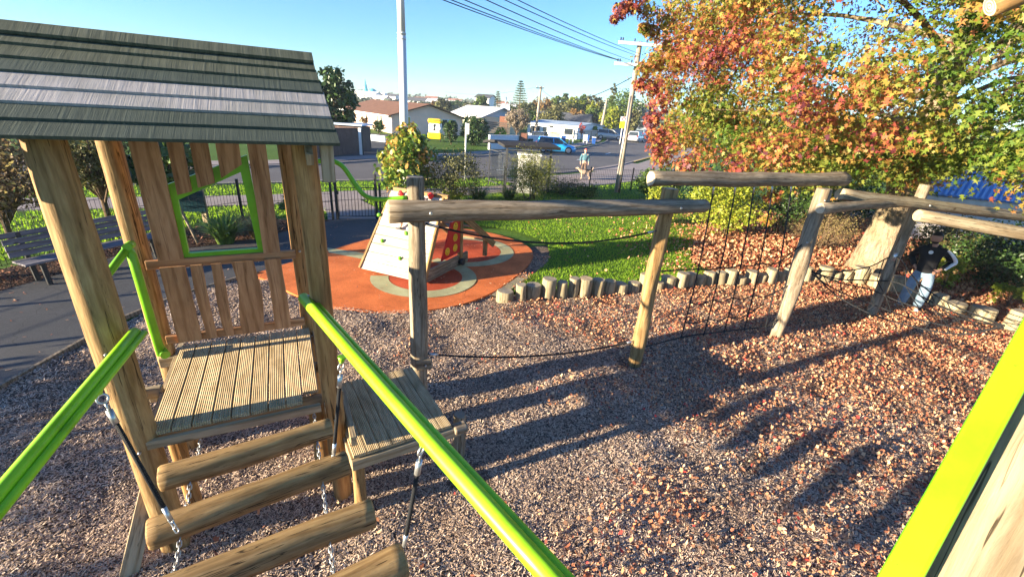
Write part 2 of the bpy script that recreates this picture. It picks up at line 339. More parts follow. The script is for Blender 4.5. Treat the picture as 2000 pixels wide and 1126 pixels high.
struct('bark_ground', sheet([(-6.1, .2), (-6.15, 6.2), (-6.0, 7.15), (-5.3, 8.4), (-4.6, 7.9), (-3.5, 7.2), (-2.8, 7.0), (-1.9, 7.12), (-1.1, 7.45), (-.3, 8.2), (-.05, 8.0), (2.3, 8.85), (5.7, 10.0), (8.0, 10.5), (9.3, 9.9), (10.0, 9.0), (10.9, 7.4), (11.8, 4), (11.8, .2)], .06, .0, gh), BARKM)
PATH = [(-6.3, -4), (-6.3, 4.5), (-6.4, 6.2), (-6.2, 7.2), (-5.7, 8.2), (-5.2, 9.0), (-3.5, 11.5), (-1.6, 12.6), (-1.8, 14.3), (-4.4, 13.75), (-5.6, 13.5), (-6.2, 12.2), (-6.7, 11), (-7.6, 9.9), (-8.8, 8.9), (-8.95, 7.5), (-9.1, 6.8), (-9.4, 3), (-9.4, -4)]
struct('path', poly(PATH, .008), ASPH)
struct('garden_bed', poly([(-9.4, -4), (-9.4, 3), (-9.1, 6.8), (-8.95, 7.5), (-8.8, 8.9), (-7.6, 9.9), (-6.7, 11), (-6.2, 12.2), (-5.6, 13.3), (-8.3, 12.6), (-9.5, 9.8), (-10.4, 7.0), (-12.5, -4)], .003), SOIL)
struct('leaf_litter_ground', poly([(5.9, 14), (4.9, 11.5), (5.7, 10.3), (8.0, 10.9), (9.3, 10.3), (10.3, 9.2), (11.2, 7.6), (12, 4), (26, 4), (26, 22), (12, 22), (7.6, 19)], .004), LITTER)
PAD = smooth_pts([(-5.4, 8.4), (-5.2, 9.0), (-4.6, 10.3), (-4.1, 11.3), (-3.3, 12.3), (-1.9, 13.2), (-0.7, 12.9), (0.2, 12.1), (0.5, 11.2), (0.35, 10.2), (-0.05, 9.1), (-0.5, 8.2), (-1.1, 7.55), (-1.9, 7.2), (-2.8, 7.1), (-3.5, 7.25), (-4.2, 7.6), (-4.9, 8.1)], 4)
struct('rubber_pad', poly(PAD, -.02, .045), ORANGE)
def crescent(cx, cy, ro, ri, a0, a1, off=(0, 0), n=48):
    """cream band between an outer arc and an inner, shifted arc (pointed at the start)"""
    out = [(cx+ro*math.cos(a0+(a1-a0)*i/n), cy+ro*math.sin(a0+(a1-a0)*i/n)) for i in range(n+1)]
    inn = [(cx+off[0]+ri*math.cos(a0+(a1-a0)*i/n), cy+off[1]+ri*math.sin(a0+(a1-a0)*i/n)) for i in range(n+1)]
    return out+inn[::-1], inn
def disc(cx, cy, r, n=48): return [(cx+r*math.cos(2*math.pi*i/n), cy+r*math.sin(2*math.pi*i/n)) for i in range(n)]
C1, C2 = (-1.95, 8.95), (-1.3, 11.05)
struct('rubber_pad_red_inset', poly(disc(C1[0]+.02, C1[1], .82), .0295), RED2)
struct('rubber_pad_red_disc', poly(disc(C2[0]-.12, C2[1]-.03, 1.05), .0285), RED2)
o1, i1 = crescent(C2[0], C2[1], 1.28, .98, R(-125), R(115), (-.04, 0)); struct('rubber_pad_cream_swirl', poly(o1, .0320), CREAM)
o2, i2 = crescent(C1[0], C1[1], 1.15, .8, R(-172), R(58), (.03, 0)); struct('rubber_pad_cream_ring', poly(o2, .0335), CREAM)
struct('rubber_pad_cream_tip', poly([(-4.55, 10.1), (-4.75, 10.45), (-3.6, 10.2), (-3.5, 9.75)], .0325), CREAM)
LAWN = smooth_pts([(-1.75, 14.2), (-0.2, 13.5), (0.75, 12.5), (0.95, 11.5), (0.82, 10.5), (0.45, 9.6), (0.0, 8.45), (2.3, 9.2), (4.9, 10.2), (4.9, 11.6), (6.2, 14.5), (8.4, 18.5), (8.4, 24), (3.5, 22.1), (-.6, 20.1), (-2.5, 17.6)], 4)
struct('lawn', poly(LAWN, .012), GRASSM)
# timber edging strips beside path and lawn
def strip(name, pts, w_, z0, z1, mt):
    bm = bmesh.new(); P = [Vector((p[0], p[1], 0)) for p in pts]; rows = []
    for i, p in enumerate(P):
        d = (P[min(i+1, len(P)-1)]-P[max(i-1, 0)]).normalized(); s = Vector((-d.y, d.x, 0))*w_/2
        rows.append([bm.verts.new(xy(p+s, z0)), bm.verts.new(xy(p+s, z1)), bm.verts.new(xy(p-s, z1)), bm.verts.new(xy(p-s, z0))])
    for a, b in zip(rows, rows[1:]):
        for k in range(3): bm.faces.new((a[k], a[k+1], b[k+1], b[k]))
    bmesh.ops.recalc_face_normals(bm, faces=bm.faces); return tag(O(name, fin(bm), mt), kind='structure')
strip('path_edging', [(-6.2, -4), (-6.22, 4.5), (-6.32, 6.2), (-6.12, 7.2), (-5.62, 8.2), (-5.42, 8.5)], .05, -.02, .05, MW['polegrey'])
strip('lawn_edging', [(-.33, 8.1), (-.02, 8.75), (.2, 9.25)], .2, -.02, .05, MW['greystump'])
# road, kerbs, footpath
NK = smooth_pts([(-60, -4.), (-30, 9.5), (-12.8, 17.1), (-8.7, 19.7), (-6.5, 21.0), (-3.1, 23.2), (-0.5, 25.5), (3.1, 28.9), (7.1, 34.1), (12.3, 44.3), (20, 60), (30, 76), (52, 96)], 4, False)
FK = smooth_pts([(-66, 5.), (-34, 15), (-15.5, 21.0), (-12.8, 22.8), (-10.3, 25.9), (-8.7, 28.3), (-3.4, 34.2), (-1.7, 37.1), (4.7, 46.2), (9.5, 58), (12.5, 68), (17, 90), (30, 112)], 4, False)
struct('road', poly([(p.x, p.y) for p in NK]+[(p.x, p.y) for p in FK][::-1], -.012), ROADM)
strip('kerb_near', NK, .18, -.03, .06, CONC); strip('kerb_far', FK, .18, -.03, .08, CONC)
def offset(P, d):
    out = []
    for i, p in enumerate(P):
        t = (P[min(i+1, len(P)-1)]-P[max(i-1, 0)]).normalized(); out.append(p+Vector((-t.y, t.x, 0))*d)
    return out
strip('footpath_far', offset(FK, 1.6), 1.5, -.03, .02, CONC)
strip('footpath_near', offset(NK[:33], -3.3), 1.7, -.03, .012, CONC)
strip('gate_path', [(-5.05, 13.45), (-5.7, 14.8), (-6.9, 16.2), (-7.6, 17.4)], 1.7, -.03, -.004, CONC)
strip('footpath_shelter', offset(NK[22:], -1.7), 2.0, -.03, .016, CONC)
strip('crossing_apron', [(6.2, 29.6), (10.6, 36.6)], 4.2, -.03, .008, CONC)
struct('driveway', poly([(-11.0, 26.6), (-8.4, 29.6), (-11.5, 38), (-11, 50), (-16.5, 50), (-16.5, 36)], .0), ASPH)
strip('lane_line', [(-1.5, 27.6), (1.0, 30.0)], .12, -.011, -.006, WHITE); strip('lane_line_dash', [(4.6, 37.2), (5.6, 38.8)], .12, -.011, -.006, WHITE)
strip('lane_line_dash_far', [(8.2, 44.5), (9.0, 46.4)], .12, -.011, -.006, WHITE)
strip('grass_kerb_dashes', [(9.5, 38.3), (13.3, 45.6)], .12, .0615, .066, M_plain('yellow_kerb_paint', (.7, .5, .12), .7))

# ------------------------------------------------------------------ loose ground cover
def tilted_quads(P, L, Wd, tilt=.45, z=.012, curl=0.):
    N = len(P); a = NR.uniform(0, 2*np.pi, N); tl = NR.normal(0, tilt, N); t2 = NR.normal(0, tilt, N)
    ax = np.stack([np.cos(a)*np.cos(tl), np.sin(a)*np.cos(tl), np.sin(tl)], 1); ay = np.stack([-np.sin(a)*np.cos(t2), np.cos(a)*np.cos(t2), np.sin(t2)], 1)
    L = L*NR.uniform(.55, 1.35, N)[:, None]; Wd = Wd*NR.uniform(.6, 1.4, N)[:, None]
    c = np.concatenate([P, np.zeros((N, 1))], 1) if P.shape[1] == 2 else P.copy()
    c[:, 2] += z+np.abs(np.sin(tl))*L[:, 0]*.5
    k = NR.uniform(.3, .9, (N, 1))
    return np.stack([c-ax*L/2-ay*Wd/2*k, c+ax*L/2-ay*Wd/2*k*.8, c+ax*L/2*.8+ay*Wd/2, c-ax*L/2*.9+ay*Wd/2*k], 1)
def scatter(n, bounds, P, dens=None):
    x0, x1, y0, y1 = bounds; X = NR.uniform(x0, x1, n); Y = NR.uniform(y0, y1, n); k = inpoly(X, Y, P)
    if dens is not None: k &= NR.random(n) < dens(X, Y)
    return np.stack([X[k], Y[k]], 1)
padp = [(p[0], p[1]) for p in PAD]
nr = lambda X, Y: np.hypot(X+.2, Y)
P = scatter(1150000, (-6.2, 12, .6, 11), BARK, lambda X, Y: np.clip((3.6/np.maximum(nr(X, Y), .1))**1.15, .1, 1)); P = P[~inpoly(P[:, 0], P[:, 1], padp)]
d = nr(P[:, 0], P[:, 1]); sc_ = np.clip(.75+d*.045, .9, 1.3)[:, None]
CHIP = M_leaf('wood_chip', [(0, (.17, .115, .085)), (.25, (.33, .235, .175)), (.55, (.5, .37, .275)), (.8, (.62, .49, .38)), (1, (.78, .65, .52))], .85, 0., .38, 1.1, .2)
tag(O('wood_chips', npmesh(tilted_quads(np.concatenate([P, gh(P[:, 0], P[:, 1])[:, None]], 1), .033*sc_, .0095*sc_, .3, .006), 4), CHIP), 'loose grey brown wood chips covering the play area floor', 'wood chips', kind='stuff')
def leafdens(X, Y):
    n = np.array([noise.noise(Vector((x*.9, y*.9, 3.1))) for x, y in zip(X, Y)])
    e = (X*.8+Y*.25-1.6)/6.3; return np.clip(e*.85+n*.55+.06, .012, 1)
P = scatter(190000, (-2.5, 12, .6, 11), BARK, leafdens); P = P[~inpoly(P[:, 0], P[:, 1], padp)]
def leafpoly(P, s, z=.03, tilt=.5):
    N = len(P); a = NR.uniform(0, 2*np.pi, N); t1 = NR.normal(0, tilt, N); t2 = NR.normal(0, tilt, N)
    ax = np.stack([np.cos(a)*np.cos(t1), np.sin(a)*np.cos(t1), np.sin(t1)], 1); ay = np.stack([-np.sin(a)*np.cos(t2), np.cos(a)*np.cos(t2), np.sin(t2)], 1)
    S_ = s*NR.uniform(.5, 1.5, N)[:, None]; c = np.concatenate([P, np.zeros((N, 1))+z], 1)+np.stack([np.zeros(N), np.zeros(N), np.abs(np.sin(t1))*S_[:, 0]*.5], 1)
    up = np.cross(ax, ay); cu = NR.uniform(-.5, 1.0, (N, 1)); out = []; ay = ay*NR.uniform(.35, 1, (N, 1))
    for ang, rr in ((0, 1.), (38, .45), (70, .9), (110, .42), (150, .7), (180, .25), (210, .7), (250, .42), (290, .9), (322, .45)):
        a_ = math.radians(ang); rr = rr*NR.uniform(.55, 1.1, (N, 1)) if rr > .5 else rr*NR.uniform(1., 1.6, (N, 1)); out.append(c+ax*S_*rr*.5*math.cos(a_)+ay*S_*rr*.5*math.sin(a_)+up*S_*cu*rr*rr*.5)
    return np.stack(out, 1)
FALL = M_leaf('fallen_leaf', [(0, (.22, .07, .04)), (.2, (.36, .13, .07)), (.45, (.52, .24, .12)), (.75, (.64, .36, .2)), (.92, (.68, .48, .28)), (.97, (.5, .06, .05))], .7, .15, 0, 1, .2)
tag(O('fallen_leaves', npmesh(leafpoly(P, .056, .03+gh(P[:, 0], P[:, 1])[:, None], .6), 10), FALL), 'orange and russet fallen leaves strewn over the wood chips', 'fallen leaves', kind='stuff')
P = scatter(60000, (4, 16, 8, 20), [(4.9, 11.5), (5.2, 10.4), (8.0, 10.95), (9.3, 10.4), (10.4, 9.2), (11.3, 7.6), (16, 7.6), (16, 20), (8.3, 19), (6, 14.5)])
P2 = scatter(24000, (0, 8.4, 8.5, 19), [(p.x, p.y) for p in LAWN], lambda X, Y: np.clip((X-2.6)/6.-np.maximum(0, Y-14)*.12, .02, .7))
tag(O('leaf_litter', npmesh(np.concatenate([leafpoly(P, .115, .03), leafpoly(P2, .095, .06)]), 10), FALL), 'thick litter of russet leaves under the autumn tree', 'leaf litter', kind='stuff')
P = scatter(5000, (-9.4, .6, 4, 13.5), PATH+[], lambda X, Y: np.full(len(X), .12)); P2 = scatter(2500, (-5.4, .6, 7, 13.3), padp, lambda X, Y: np.full(len(X), .13)); P2b = np.concatenate([P2, np.zeros((len(P2), 1))+.03], 1)
tag(O('stray_chips', npmesh(np.concatenate([tilted_quads(np.concatenate([P, np.zeros((len(P), 1))+.01], 1), .05, .02, .1, .004), tilted_quads(P2b, .05, .022, .12, .01)]), 4), FALL), 'stray chips and leaf scraps on path and rubber pad', 'leaf scraps', kind='stuff')
P = scatter(9000, (-12, -5.5, 3, 13.3), [(-9.4, 3), (-9.1, 6.8), (-8.9, 8.9), (-7.7, 10), (-6.8, 11), (-6.3, 12.2), (-5.9, 13.1), (-8.3, 12.5), (-9.5, 9.8), (-10.4, 7.0), (-11, 3)])
SCRAP = M_leaf('bed_mulch', [(0, (.05, .025, .018)), (.6, (.17, .075, .045)), (1, (.36, .17, .1))], .8, 0, 0, 1, .2)
tag(O('bed_mulch', npmesh(leafpoly(P, .09, .02), 10), SCRAP), 'dark red brown mulch in the bed behind the path', 'mulch', kind='stuff')
def grass(P, h, wd, lean=.5, z=0.):
    N = len(P); a = NR.uniform(0, 2*np.pi, N); h = h*NR.uniform(.5, 1.4, N); ln = NR.uniform(0, lean, N)*h; b = NR.uniform(0, 2*np.pi, N)
    c = np.stack([P[:, 0], P[:, 1], np.full(N, z)], 1); sx = np.stack([np.cos(a), np.sin(a), np.zeros(N)], 1)*wd/2
    t = c+np.stack([np.cos(b)*ln, np.sin(b)*ln, h], 1); return np.stack([c-sx, c+sx, t], 1)
GR = M_leaf('grass_blade', [(0, (.09, .2, .012)), (.5, (.25, .44, .02)), (.85, (.4, .58, .035)), (1, (.5, .52, .1))], .6, .5, .35, .7, .3)
P = scatter(150000, (-2.6, 8.6, 8.4, 24), [(p.x, p.y) for p in LAWN], lambda X, Y: np.clip((11/np.hypot(X, Y))**1.3, .25, 1)*np.where(X > 3, np.clip(1.5-(X-3)*.22, .25, 1), 1))
P2 = scatter(170000, (-16, 14, 8, 42), [(-16, 9), (-11.5, 6.8), (-9.9, 9.5), (-8.6, 13), (-5.6, 13.5), (-4.6, 14), (-2.6, 18), (-.7, 20.4), (3.5, 22.5), (8, 24.5), (14, 34), (12.3, 43), (7, 33.6), (3, 28.6), (-.5, 25.2), (-6.5, 20.8), (-16, 15.6)], lambda X, Y: np.clip((16/np.hypot(X, Y))**1.6, .1, 1))
fpn = [(p.x, p.y) for p in offset(NK[4:], -2.35)]+[(p.x, p.y) for p in offset(NK[4:33], -4.25)][::-1]
P2 = P2[~inpoly(P2[:, 0], P2[:, 1], fpn)]; P2 = P2[~inpoly(P2[:, 0], P2[:, 1], [(-5.85, 13.3), (-4.3, 13.8), (-4.95, 15.2), (-6.2, 16.8), (-6.8, 17.8), (-8.4, 17.0), (-7.5, 15.6), (-6.5, 14.5)])]; P2 = P2[~inpoly(P2[:, 0], P2[:, 1], [(4.2, 30.3), (8.2, 28.4), (12.6, 35.6), (8.6, 38)])]
P2 = P2[~inpoly(P2[:, 0], P2[:, 1], [(p.x, p.y) for p in offset(NK[22:], -.1)]+[(p.x, p.y) for p in offset(NK[22:], -2.7)][::-1])]
tag(O('lawn_grass', npmesh(grass(P, .065, .014, .9), 3), GR), 'bright green mown lawn beside the stumps', 'grass', kind='stuff')
tag(O('verge_grass', npmesh(grass(P2, .09, .03, .8, -.03), 3), GR), 'sunlit green verge between the black fence and the road', 'grass', kind='stuff')
# ------------------------------------------------------------------ the roofed play tower
TI = (0, 0, 0)
tower = thing('play_tower', 'roofed timber play tower with green window frame and grooved deck', 'play tower', T(-.66, .65))
PG = [MW['polegold'], MW['end']]
DZ = 1.2; ROOFZ = lambda y: 3.84-abs(y-.65)*.589
for (x, y, m_, r_) in ((0, 0, PG, .085), (-1.33, 0, [MW['pole'], MW['end']], .105), (-1.40, 1.33, [MW['pole'], MW['end']], .085), (-.1, 1.40, PG, .08)):
    log('post', T(x, y, -.05), T(x, y, ROOFZ(y)-.06), r_, r_*.95, tower, m_, .012)
# deck boards run front to back
nb = 9; x0, x1 = -1.27, -.1; bw = (x1-x0)/nb
for i in range(nb):
    xc = x0+bw*(i+.5); ya, yb = -.03, 1.33
    if i == nb-1: ya = .1
    me, M = plank(T(xc, ya, DZ-.02), T(xc, yb, DZ-.02), bw-.007, .036, TX, .004); O('deck_board', me, MW['decking'], tower, M)
for (a, b) in (((-1.45, .1), (.1, .1)), ((-1.42, .66), (.0, .66)), ((-1.45, 1.25), (.0, 1.25))):
    me, M = plank(T(*a, DZ-.115), T(*b, DZ-.115), .1, .045, (0, 0, 1)); O('joist', me, MW['deck'], tower, M)
for x in (-1.3, -.05):
    me, M = plank(T(x, -.05, DZ-.115), T(x, 1.5, DZ-.115), .12, .05, (0, 0, 1)); O('bearer', me, MW['deck'], tower, M)
me, M = plank(T(-1.54, .62, DZ-.05), T(-1.3, .62, DZ-.05), .1, .06, (0, 0, 1), .015); O('bearer', me, MW['deck'], tower, M)
me, M = plank(T(-1.41, .02, DZ-.03), T(-1.45, .6, DZ-.03), .09, .05, (0, 0, 1)); O('side_rail', me, MW['deck'], tower, M)
me, M = plank(T(-1.29, -.07, DZ-.075), T(-.1, -.07, DZ-.075), .07, .04, (0, 0, 1)); O('fascia', me, MW['deck'], tower, M)
# under-deck stump posts and brace
log('stub_post', T(-1.2, .25, 0), T(-1.2, .25, 1.04), .06, None, tower, PG); log('stub_post', T(-.14, .22, .0), T(-.14, .22, 1.03), .07, None, tower, PG)
me, M = plank(T(-1.62, -.22, -.02), T(-1.36, .17, .75), .12, .04, TX+TY*.3); O('brace', me, MW['deck'], tower, M)
# back balustrade (between the two back posts)
YB = 1.24
for z, th_ in ((2.09, .085), (1.33, .085)):
    me, M = plank(T(-1.35, YB, z), T(-.14, YB, z), th_, .055, (0, 0, 1), .008); O('rail', me, MW['slat'], tower, M)
def board_shape(pts, y, th_, name, mt, parent, org):
    """flat board outline given as (x,z) in the tower frame, standing in the plane y"""
    bm = bmesh.new(); vs = [bm.verts.new((p[0]-org[0], 0, p[1]-org[1])) for p in pts]; f = bm.faces.new(vs)
    e = bmesh.ops.extrude_face_region(bm, geom=[f]); 
    for v in [q for q in e['geom'] if isinstance(q, bmesh.types.BMVert)]: v.co.y += th_
    bmesh.ops.recalc_face_normals(bm, faces=bm.faces)
    M = Matrix((TX, TY, (0, 0, 1))).transposed().to_4x4(); M.translation = T(org[0], y, org[1])
    return O(name, fin(bm), mt, parent, M)
def wavy(x0, x1, z0, z1, amp, ph, k, n=16):
    L = [(x0+amp*math.sin(ph+k*i/n), z0+(z1-z0)*i/n) for i in range(n+1)]; Rr = [(x1+amp*math.sin(ph+.9+k*i/n)*.8, z0+(z1-z0)*i/n) for i in range(n+1)]
    return L+Rr[::-1]
SL = [(-1.25, -1.06, .0, 3.6), (-1.025, -.935, .006, 2.66), (-.87, -.785, .008, 2.72), (-.70, -.505, .02, 2.84), (-.42, -.275, .006, 3.6)]
for i, (a, b, am, zt) in enumerate(SL):
    board_shape(wavy(a, b, 1.30, 2.07, am, i*1.3, 5.5), YB-.054, .026, 'slat', MW['slat'], tower, (a, 1.30))
    zt = 3.45 if zt > 3 else None
    if zt: board_shape([(a, 2.13), (b, 2.13), (b+.01, zt), (a+.01, zt)], YB-.03, .03, 'slat', MW['slat'], tower, (a, 2.13))
for a, b, z0, z1 in ((-1.0, -.89, 2.71, 2.74), (-.84, -.71, 2.77, 2.81), (-.655, -.48, 2.85, 2.97)):
    board_shape([(a, z0), (b, z1), (b+.01, 3.45), (a+.01, 3.45)], YB-.03, .03, 'slat', MW['slat'], tower, (a, z0))
wf = thing
bm = bmesh.new()
def prism_xz(bm, pts, y0, y1):
    a = [bm.verts.new((p[0], y0, p[1])) for p in pts]; b = [bm.verts.new((p[0], y1, p[1])) for p in pts]; n = len(pts)
    bm.faces.new(a); bm.faces.new(b[::-1])
    for i in range(n): bm.faces.new((a[i], b[i], b[(i+1) % n], a[(i+1) % n]))
fo = [(-1.10, 2.12), (-.40, 2.12), (-.43, 3.05), (-1.10, 2.78)]; fi = [(-1.02, 2.17), (-.465, 2.17), (-.50, 2.90), (-1.01, 2.66)]
for k in range(4): prism_xz(bm, [fo[k], fo[(k+1) % 4], fi[(k+1) % 4], fi[k]], .004, .05)
bmesh.ops.remove_doubles(bm, verts=bm.verts, dist=.0005); bmesh.ops.recalc_face_normals(bm, faces=bm.faces)
M = Matrix((TX, TY, (0, 0, 1))).transposed().to_4x4(); M.translation = T(0, YB, 0); O('window_frame', fin(bm), GREEN, tower, M)
# vertical green grab rail and the looped handle on the back left post
O('grab_rail', tube([T(-1.42, 1.14, 2.30), T(-1.39, 1.10, 2.24), T(-1.38, 1.10, 1.25)], .036, 10), GREEN, tower)
O('grab_rail', tube([T(-1.41, 1.12, 2.29), T(-1.5, .95, 2.17), T(-1.62, .6, 2.02)], .03, 10), GREEN, tower)
O('rail_bracket', tube([T(-1.40, 1.2, 2.30), T(-1.40, 1.08, 2.31)], .034, 10), GREEN, tower)
O('rail_bracket', tube([T(-1.40, 1.2, 1.27), T(-1.34, 1.06, 1.26)], .04, 10), GREEN, tower)
# curved green rail that leaves the right side of the tower towards post
gp = [at(640, 314, 2.25), at(655, 315, 2.25), at(672, 324, 2.22), at(690, 350, 2.1), at(708, 376, 1.95), at(735, 387, 1.9), at(796, 386, 1.9)]
gp = [T(.0, 1.3, 2.72)+Vector((0, 0, 0))]; 
def onY(x, y, yl):
    r = ray(x, y); t = (yl-(CAM-T0).dot(TY))/r.dot(TY); return CAM+r*t
gp = [onY(x, y, yl) for x, y, yl in ((600, 316, 1.42), (640, 314, 1.40), (657, 317, 1.38), (672, 328, 1.36), (690, 354, 1.32), (706, 376, 1.28), (722, 386, 1.24), (745, 389, 1.2), (795, 386, 1.12))]
O('curved_handrail', tube(smooth_pts(gp, 4, False), .024, 10), GREEN, tower)
# bolts
def bolt(P, d, parent, r=.02):
    O('bolt', tube([Vector(P), Vector(P)+Vector(d).normalized()*.02], r, 10, radii=[r, r*.7]), STEEL, parent)
bolt(T(-1.32, -.1, .75), -TY, tower); bolt(T(-1.48, .6, DZ-.05), -TY, tower, .016); bolt(T(.0, -.085, .97), -TY, tower, .014); bolt(T(-.14, .15, .95), -TY, tower, .03)
for x_, y_, z_ in ((-.0, -.088, 1.98), (-1.33, -.108, 1.1), (-1.33, -.108, 1.93), (-.1, 1.315, 2.09)): bolt(T(x_, y_, z_), -TY, tower, .013)
# roof: lapped boards
def rafterM(): 
    M = Matrix((TX, TY, (0, 0, 1))).transposed().to_4x4(); return M
MR = rafterM(); MR.translation = T(0, .65, 3.80)
for x in (-2.05, .02):
    for s in (-1, 1):
        a = math.atan(.589); O('rafter', box((0, 0, 0), (.045, 1.0, .09)), MW['deck'], tower, MR @ Matrix.Translation((x, s*.5*math.cos(a), -.5*math.sin(a)-.10)) @ Matrix.Rotation(-s*a, 4, 'X'))
XL, XR = -2.25, .205
SHM = [MW['shm'], MW['shm'], MW['shg'], MW['shp'], MW['shp'], MW['shg'], MW['shg']]
nrow = 7; slopeL = .90/math.cos(math.atan(.589)); a = math.atan(.589)
for s in (-1, 1):
    for i in range(nrow):
        t0 = .02+(slopeL-.0)*i/nrow; wdt = slopeL/nrow+.035
        # board centre measured down the slope from the ridge
        tc = t0+wdt/2; y = .65+s*tc*math.cos(a); z = 3.84-tc*math.sin(a)+.012
        d = (TY*s*math.cos(a)+Vector((0, 0, -math.sin(a)))); nrm = TX.cross(d)*s
        tiltd = (d+nrm*(.11 if nrm.z > 0 else -.11)).normalized()
        xl = -.66+(XL+.66)*(1.0) ; trim = -.014*(nrow-1-i)*0
        me, M = plank(T(xl, y, z), T(XR-(nrow-1-i)*.008, y, z), wdt, .022, tiltd, .003)
        O('roof_board', me, SHM[i] if s < 0 else MW['shg'], tower, M)
for s in (-1, 1):
    d = (TY*s*math.cos(a)+Vector((0, 0, -math.sin(a))))
    me, M = plank(T(XL, .65+s*.055, 3.852), T(.155, .65+s*.055, 3.852), .125, .022, d, .003); O('ridge_board', me, MW['shm'], tower, M)
# rafter tails / gable end boards hanging at the eave
me, M = plank(T(.13, -.17, 3.31), T(.13, -.15, 3.04), .085, .05, TX, .01); O('rafter_tail', me, MW['deck'], tower, M)
me, M = plank(T(-1.66, -.12, 3.4), T(-1.66, -.1, 3.0), .2, .07, TX, .01); O('rafter_tail', me, MW['deck'], tower, M)
me, M = plank(T(-2.0, -.02, 3.375), T(.1, -.02, 3.375), .08, .045, (0, 0, 1), .004); O('top_plate', me, MW['deck'], tower, M)
me, M = plank(T(-2.0, 1.36, 3.26), T(.1, 1.36, 3.26), .08, .045, (0, 0, 1), .004); O('top_plate', me, MW['deck'], tower, M)

# ------------------------------------------------------------------ low step platform
lp = thing('step_platform', 'low grooved timber step platform beside the roofed tower', 'platform', T(.55, .2))
PZ = .76; q = [Vector(at(x, y, PZ)) for x, y in ((668, 745), (805, 718), (882, 832), (690, 893))]; q[0] = q[1]-(q[2]-q[3])
for i in range(8):
    f0, f1 = (i+.5)/8, None; a_ = q[0].lerp(q[1], f0); b_ = q[3].lerp(q[2], f0); wv_ = (q[1]-q[0])/8; zv = (q[3]-q[0]).normalized(); wd = (wv_-zv*wv_.dot(zv)).length-.006
    me, M = plank(a_, b_, wd, .035, q[1]-q[0], .004); O('deck_board', me, MW['decking'], lp, M)
dn = Vector((0, 0, -.075))
me, M = plank(q[3]+dn+(q[3]-q[2])*.02, q[2]+dn+(q[2]-q[3])*.10, .1, .05, (0, 0, 1)); O('joist', me, MW['deck'], lp, M)
me, M = plank(q[0]+dn, q[1]+dn, .1, .05, (0, 0, 1)); O('joist', me, MW['deck'], lp, M)
me, M = plank(q[0]+dn, q[3]+dn, .1, .04, (0, 0, 1)); O('joist', me, MW['deck'], lp, M)
me, M = plank(T(.12, -.28, .85), T(.12, .5, .85), .1, .05, (0, 0, 1)); O('joist', me, MW['deck'], lp, M)
log('stub_post', T(1.22, .06, -.03), T(1.22, .06, .56), .07, None, lp, [MW['polegrey'], MW['endgrey']])
log('beam_end', q[2]+dn+(q[2]-q[3])*.02+Vector((0, 0, .03)), q[2]+dn+(q[2]-q[3])*.17+Vector((0, 0, .03)), .055, None, lp, [MW['polegrey'], MW['endgrey']])
log('stub_post', xy(q[0]*.9+q[3]*.1), xy(q[0]*.9+q[3]*.1, .64), .06, None, lp); log('stub_post', xy(q[1]*.85+q[2]*.05+q[0]*.1), xy(q[1]*.85+q[2]*.05+q[0]*.1, .64), .06, None, lp)
log('stub_post', xy(q[3]*.85+q[0]*.1+q[2]*.05), xy(q[3]*.85+q[0]*.1+q[2]*.05, .64), .06, None, lp)

# ------------------------------------------------------------------ rope traverse and net frame
POSTE, POSTF, POSTG, POSTH = Vector((-1.09, 4.63, 0)), Vector((2.02, 5.95, 0)), Vector((4.93, 7.23, 0)), Vector((7.7, 8.6, 0))
GW = [MW['polegrey'], MW['endgrey']]; GP = [MW['polegrey'], MW['endpale']]
rt = thing('rope_traverse', 'rope traverse under a long grey log between two posts', 'climbing frame', POSTE)
log('post', xy(POSTE, -.05), xy(POSTE, 2.87), .105, .095, rt, GW, .015)
log('post', xy(POSTF, -.05), xy(POSTF, 2.74), .10, .10, rt, [MW['pole'], MW['endpale']], .03)
B1a, B1b = Vector((-1.33, 4.41, 2.53)), Vector((2.56, 6.0, 2.53))
log('beam', B1a, B1b, .115, .095, rt, GW, .02, rings=30)
dB = (B1b-B1a).normalized(); nB = Vector((dB.y, -dB.x, 0))
bolt(B1a.lerp(B1b, .1)+nB*.115, nB, rt, .02); bolt(B1a.lerp(B1b, .88)+nB*.095, nB, rt, .018)
me, M = plank(POSTE+Vector((-.02, -.1, .62)), POSTE+Vector((.16, -.03, .62)), .14, .05, (0, 0, 1), .01); O('bracket', me, GW[0], rt, M); bolt(POSTE+Vector((.1, -.09, .62)), nB, rt, .015)
def ferrule(parent, a, b, r=.016):
    O('ferrule', tube([a, b], r, 8), STEEL, parent)
def roperun(parent, a, b, s, r=.012, name='rope'):
    pts = sag(a, b, s); pr = O(name, tube(pts, r, 8), ROPE, parent)
    ferrule(parent, pts[0]+(pts[1]-pts[0])*.1, pts[0]+(pts[1]-pts[0])*.7); ferrule(parent, pts[-1]+(pts[-2]-pts[-1])*.1, pts[-1]+(pts[-2]-pts[-1])*.7)
    return pr
zE1 = hgt(POSTE, 437); zE2 = hgt(POSTE, 693); zF1 = hgt(POSTF, 450); zF2 = hgt(POSTF, 664)
eo = (POSTF-POSTE).normalized()*.1
roperun(rt, xy(POSTE, zE1)+eo, xy(POSTF, zF1)-eo, .20); roperun(rt, xy(POSTE, zE2)+eo, xy(POSTF, zF2)-eo, .14, .013)
nf = thing('cargo_net', 'cargo net frame with a log resting across two leaning posts', 'climbing frame', POSTG)
log('post', xy(POSTG, -.05), xy(POSTG, 2.72), .105, .115, nf, GW, .05)
B2a, B2b = Vector((1.76, 6.03, 2.835)), Vector((5.52, 7.7, 2.84))
log('beam', B2a, B2b, .10, .11, nf, GP, .025, rings=30)
